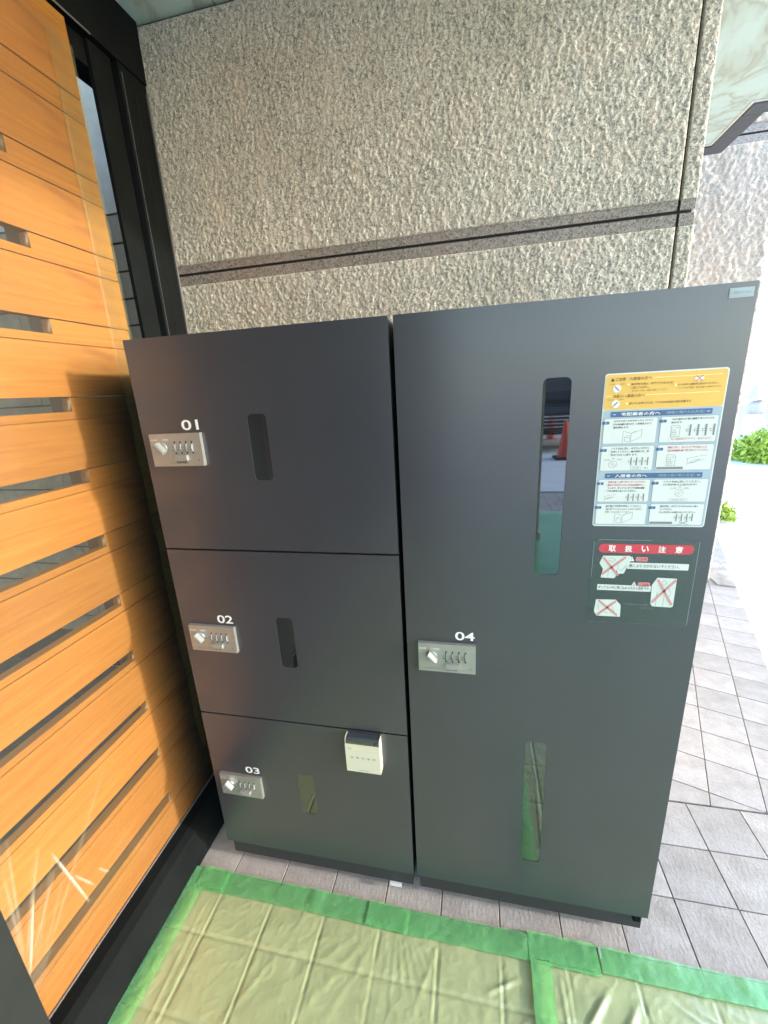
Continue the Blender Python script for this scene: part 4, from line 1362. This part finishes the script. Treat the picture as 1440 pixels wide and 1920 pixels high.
bm = bmesh.new()
v = [bm.verts.new(p) for p in ((1.2925, -0.046, 0.0155), (1.299, -0.044, 0.0175), (1.2985, -0.062, 0.0165), (1.2945, -0.075, 0.0155))]
bm.faces.new(v)
link("tape_flap", bm, 'white', label="tiny whitish torn tape end at the start of the pale strip", cat="tape scrap")

xs = np.linspace(1.2, 3.4, 60)
ysn = np.linspace(-4.75, -2.1, 60)
Xg, Yg = np.meshgrid(xs, ysn, indexing='ij')
Zg = 0.024 + 0.010 * vnoise(Xg, Yg, 4, 51)
link("green_sheet", grid_mesh(np.stack([Xg, Yg, Zg], -1)), 'tape',
     label="green translucent sheet on the floor behind the viewer, mirrored in door 04's tall window", cat="plastic sheet", smooth=True)

# little white scrap beneath the locker
bm = bmesh.new()
box(bm, 0.622, 0.664, 0.004, 0.016, 0.0285, 0.0330)
bevel_all(bm, 0.002, 2)
link("plastic_spacer", bm, 'trim', label="small white plastic spacer wedged under the gap between locker columns", cat="spacer")

# ================================================================== OUTSIDE
def leaf_cloud(bm, c, rx, ry, rz, n, size, seed):
    rnd = random.Random(seed)
    for _ in range(n):
        while True:
            p = Vector((rnd.uniform(-1, 1), rnd.uniform(-1, 1), rnd.uniform(-0.2, 1)))
            if p.length < 1 and p.length > 0.35:
                break
        q = Vector((c[0] + p.x * rx, c[1] + p.y * ry, c[2] + max(0, p.z) * rz * rnd.uniform(0.8, 1.1)))
        s = size * rnd.uniform(0.6, 1.4)
        m = Matrix.Translation(q) @ Euler((rnd.uniform(-1.2, 1.2), rnd.uniform(-1.2, 1.2), rnd.uniform(0, 6.3))).to_matrix().to_4x4()
        vs = [bm.verts.new(m @ Vector(v)) for v in ((-s, 0, 0), (0, -s * .45, s * .12), (s, 0, 0), (0, s * .45, s * .12))]
        bm.faces.new(vs)
def bush(x, y, rx, ry, rz, n, size, seed, label, group=None):
    t = thing("bush", label, "bush", (x, y, 0), group)
    bm = bmesh.new()
    leaf_cloud(bm, (x, y, 0.03), rx, ry, rz, n, size, seed)
    link("foliage", bm, 'leaf', t)
    bm = bmesh.new()
    for k in range(6):
        a = k * 1.05
        q = Vector((math.cos(a) * rx * .4, math.sin(a) * ry * .4, rz * .55))
        m = Matrix.Translation(Vector((x, y, 0)) + q / 2) @ q.to_track_quat('Z', 'Y').to_matrix().to_4x4()
        bmesh.ops.create_cone(bm, cap_ends=True, segments=6, radius1=0.018, radius2=0.006, depth=q.length, matrix=m)
    link("stems", bm, 'soil', t)
bush(7.05, 8.7, 1.1, 0.9, 0.62, 2600, 0.07, 4, "bright sunlit green bush at the right edge beyond the pillar", "bushes in the sunlit yard")
bush(9.6, 8.6, 1.3, 0.9, 0.70, 2200, 0.07, 5, "green bush further right behind the sunlit yard", "bushes in the sunlit yard")
bush(3.84, 4.55, 0.13, 0.18, 0.20, 300, 0.035, 6, "small low green plant beside the far pillar's foot", "bushes in the sunlit yard")
# shaded paving beside the pillar foot, its shade put into a darker slab
t = thing("paving_stone", "flat rough beige stone on the ground at the far pillar's foot", "stone", (3.02, 2.95, 0))
bm = bmesh.new()
prism_xy(bm, [(2.90, 2.66), (3.02, 2.625), (3.12, 2.92), (3.18, 3.25), (3.02, 3.30), (2.91, 3.0)], -0.01, 0.016)
bevel_all(bm, 0.006, 2)
link("stone_slab", bm, 'shaded_paving', t)
# covered bundle in the distance
t = thing("covered_bundle", "small grey brown bundle under a bluish cover in the bright distance", "bundle", (8.1, 12, 0))
bm = bmesh.new()
bmesh.ops.create_icosphere(bm, subdivisions=3, radius=0.32, matrix=Matrix.Translation((8.1, 12, 0.75)) @ Matrix.Diagonal((0.7, 0.6, 0.62, 1)))
for vv in bm.verts:
    vv.co += Vector((random.uniform(-.012, .012),) * 3)
link("bag", bm, 'canvas', t, smooth=True)
bm = bmesh.new()
bmesh.ops.create_cone(bm, cap_ends=True, segments=9, radius1=0.27, radius2=0.05, depth=0.36, matrix=Matrix.Translation((8.05, 12, 1.16)))
link("cover", bm, 'bluecover', t)
box_obj("stand", 'trim', (7.93, 8.27, 11.85, 12.15, 0, 0.60), t, 0.01)

# ---- things mirrored in the tall window of door 04 ----
cone = thing("traffic_cone", "red plastic traffic cone behind the viewer, mirrored in door 04's tall window", "traffic cone", (2.92, -9.2, 0))
bm = bmesh.new()
bmesh.ops.create_cone(bm, cap_ends=True, segments=24, radius1=0.16, radius2=0.035, depth=0.80, matrix=Matrix.Translation((2.92, -9.2, 0.45)))
link("body", bm, 'conered', cone, smooth=False)
box_obj("base", 'rubber', (2.70, 3.14, -9.42, -8.98, 0, 0.045), cone, 0.01)
car = thing("parked_van", "black van with chrome grille parked behind the viewer, mirrored in door 04's tall window", "van", (3.2, -12.4, 0))
bm = bmesh.new()
prof = [(-10.3, 0.30), (-10.25, 0.95), (-10.45, 1.08), (-11.2, 1.22), (-11.9, 1.95), (-14.8, 2.0), (-15.0, 0.35)]
a = [bm.verts.new((2.15, y, z)) for y, z in prof]
b = [bm.verts.new((3.95, y, z)) for y, z in prof]
fs = [bm.faces.new(a), bm.faces.new(b[::-1])]
for i in range(len(prof)):
    fs.append(bm.faces.new([a[i], b[i], b[(i + 1) % 7], a[(i + 1) % 7]]))
bmesh.ops.recalc_face_normals(bm, faces=fs)
bevel_all(bm, 0.05, 3)
link("body", bm, 'carpaint', car)
box_obj("windscreen", 'glass', (2.3, 3.8, -11.60, -11.40, 1.35, 1.78), car, 0.01)
gr = box_obj("grille", 'rubber', (2.55, 3.55, -10.235, -10.20, 0.55, 0.92), car, 0.01)
for k in range(4):
    box_obj("grille_bar", 'chrome', (2.57, 3.53, -10.198, -10.18, 0.60 + k * 0.085, 0.625 + k * 0.085), gr, 0.004)
for xa in (2.20, 3.62):
    box_obj("headlight", 'lamp', (xa, xa + 0.28, -10.235, -10.19, 0.72, 0.90), car, 0.02)
box_obj("bumper", 'chrome', (2.2, 3.9, -10.24, -10.12, 0.34, 0.44), car, 0.02)
for xa in (2.12, 3.80):
    for yy in (-11.2, -14.0):
        bm = bmesh.new()
        bmesh.ops.create_cone(bm, cap_ends=True, segments=28, radius1=0.33, radius2=0.33, depth=0.2, matrix=Matrix.Translation((xa + 0.1, yy, 0.33)) @ Matrix.Rotation(PI / 2, 4, 'Y'))
        wl = link("wheel", bm, 'rubber', car)
        bm = bmesh.new()
        bmesh.ops.create_cone(bm, cap_ends=True, segments=20, radius1=0.2, radius2=0.2, depth=0.215, matrix=Matrix.Translation((xa + 0.1, yy, 0.33)) @ Matrix.Rotation(PI / 2, 4, 'Y'))
        link("rim", bm, 'chrome', wl)
